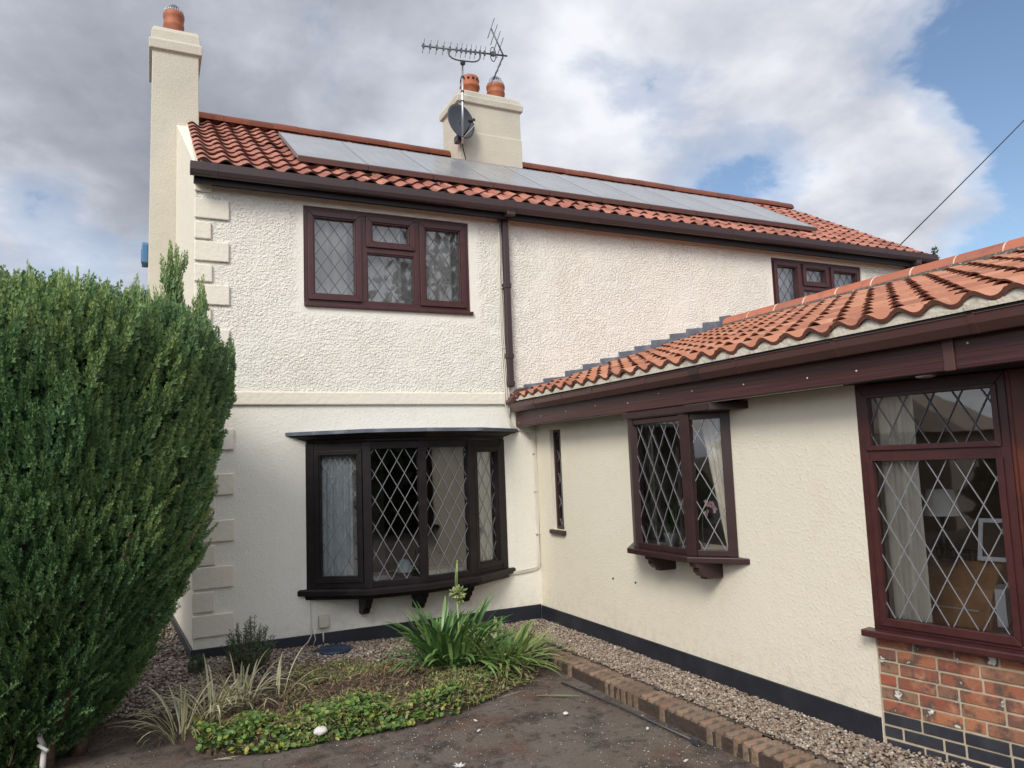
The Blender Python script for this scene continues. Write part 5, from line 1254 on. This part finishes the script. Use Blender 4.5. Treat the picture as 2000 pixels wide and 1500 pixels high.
while n < 900:
    x = rng.uniform(-4.3, -.70); y = rng.uniform(-5.2, -1.7)
    if inpoly(x, y) or rng.random() > .25+.75*max(0, n2(x, y, .8)): continue
    n += 1; r_ = rng.uniform(.0015, .0045)*(1.8 if rng.random() < .06 else 1); a = rng.uniform(0, 6.28); c = Vector((x, y, -.104)); b.prism([c+Vector((math.cos(a+q)*r_, math.sin(a+q)*r_*.7, 0)) for q in (0, 2, 4)], (0, 0, .003))
stuff(b.build('paint_flakes', 'chips'), 'white paint flakes and grit scattered over the tarmac', 'flakes')

# ------------------------------------------------------------------ beyond: seen at the skyline or mirrored in the panes
def leafy(mb_pts, name, m, parent=None, s=(.05, .1)):
    P = np.array(mb_pts); n = len(P); d1 = rng.normal(0, 1, (n, 3)); d1 /= np.linalg.norm(d1, axis=1)[:, None]; d2 = np.cross(d1, rng.normal(0, 1, (n, 3))); d2 /= np.linalg.norm(d2, axis=1)[:, None]
    sz = rng.uniform(s[0], s[1], n)[:, None]
    V = np.stack([P-d1*sz, P+d2*sz*.5, P+d1*sz, P-d2*sz*.5], 1).reshape(-1, 3); Fq = np.arange(n*4).reshape(-1, 4)
    return np_mesh(name, V, Fq, m, parent)
tt = thing('tree', (19.4, 8.0, -.12), 'thin tree top just showing above the extension ridge', 'tree')
b = MB(); b.tube([(19.4, 8, -.2), (19.45, 8, 4), (19.40, 8, 8.25)], [.16, .10, .008], 8)
for k in range(14): z = 6.2+k*.15; a = k*2.4; b.tube([(19.4, 8, z), (19.4+math.cos(a)*.35*(8.6-z)/2, 8+math.sin(a)*.35*(8.6-z)/2, z+.25)], [.012, .004], 5)
b.build('trunk', 'bark', tt)
pts = []
for k in range(260):
    z = 5.6+2.7*rng.random()**.8; r_ = .05+(8.4-z)*.22; a = rng.uniform(0, 6.28); q = r_*rng.random()**.5; pts.append((19.4+q*math.cos(a), 8+q*math.sin(a), z))
leafy(pts, 'crown', 'tree_leaf', tt, (.05, .09))
pts = []
for (cx, cy, rx, rz, zc) in ((10.5, -26, 5.5, 7.2, 7.0), (16, -22, 4.5, 5, 5), (3.5, -15, 3, 1.8, 1.2), (-.5, -15, 3, 1.7, 1.1), (-4.5, -15.5, 3, 1.7, 1.1), (-8.5, -16, 3, 1.7, 1.1), (-13, -24, 5, 2.2, 1.8), (-12.5, -8, 1.5, 1.2, .7), (-12.5, -12, 1.8, 1.7, 1.0), (-12, -4, 1.5, 1.1, .7), (-12.6, 0, 1.0, 1.2, .7), (-12, -16, 3, 2.2, 1.4), (5, -23, 4, 2.4, 1.8), (20, -16, 5, 3, 3), (-22, -20, 7, 2.6, 2.2), (-26, -10, 5, 2.6, 2.2), (26, -8, 5, 3, 2.6)):
    for k in range(2200):
        v = rng.normal(0, 1, 3); v /= np.linalg.norm(v); v *= (.6+.45*rng.random())
        pts.append((cx+v[0]*rx, cy+v[1]*(3 if cy < -18 else 1.2), max(-.1, zc+v[2]*rz)))
wd = leafy(pts, 'far_wood', 'tree_leaf', None, (.2, .45)); stuff(wd, 'belt of trees and hedges beyond the drive, mirrored dark in the window panes', 'trees')
bg = thing('bungalow', (-17, 2, -.12), 'neighbouring pale bungalow with a brown hipped roof, mirrored in the large window', 'house')
b = MB(); b.box(-21, -14, -1.9, 9, -.2, 2.08); b.build('wall', 'bungalow_wall', bg)
b = MB(); z0, z1 = 2.09, 4.3; A_ = [(-21.4, -2.3, z0), (-13.6, -2.3, z0), (-13.6, 9.4, z0), (-21.4, 9.4, z0)]; R1, R2 = (-17.5, 1.2, z1), (-17.5, 6, z1)
b.face([A_[0], A_[1], R1]); b.face([A_[1], A_[2], R2, R1]); b.face([A_[2], A_[3], R2]); b.face([A_[3], A_[0], R1, R2]); b.face(A_[::-1]); b.build('roof', 'bungalow_roof', bg)
for y in (-.8, 2.4, 5.8):
    b = MB(); fr = Fr((-13.999, y, 0), (0, 1, 0), (1, 0, 0)); ring_frame(b, fr, 0, 1.6, .9, 2.0, .06, .002, .05); o = b.build('window', 'white_china', bg); g_ = MB(); g_.face([fr.p(.06, .96, .012), fr.p(1.54, .96, .012), fr.p(1.54, 1.94, .012), fr.p(.06, 1.94, .012)]); g_.build('pane', 'black_plastic', o)
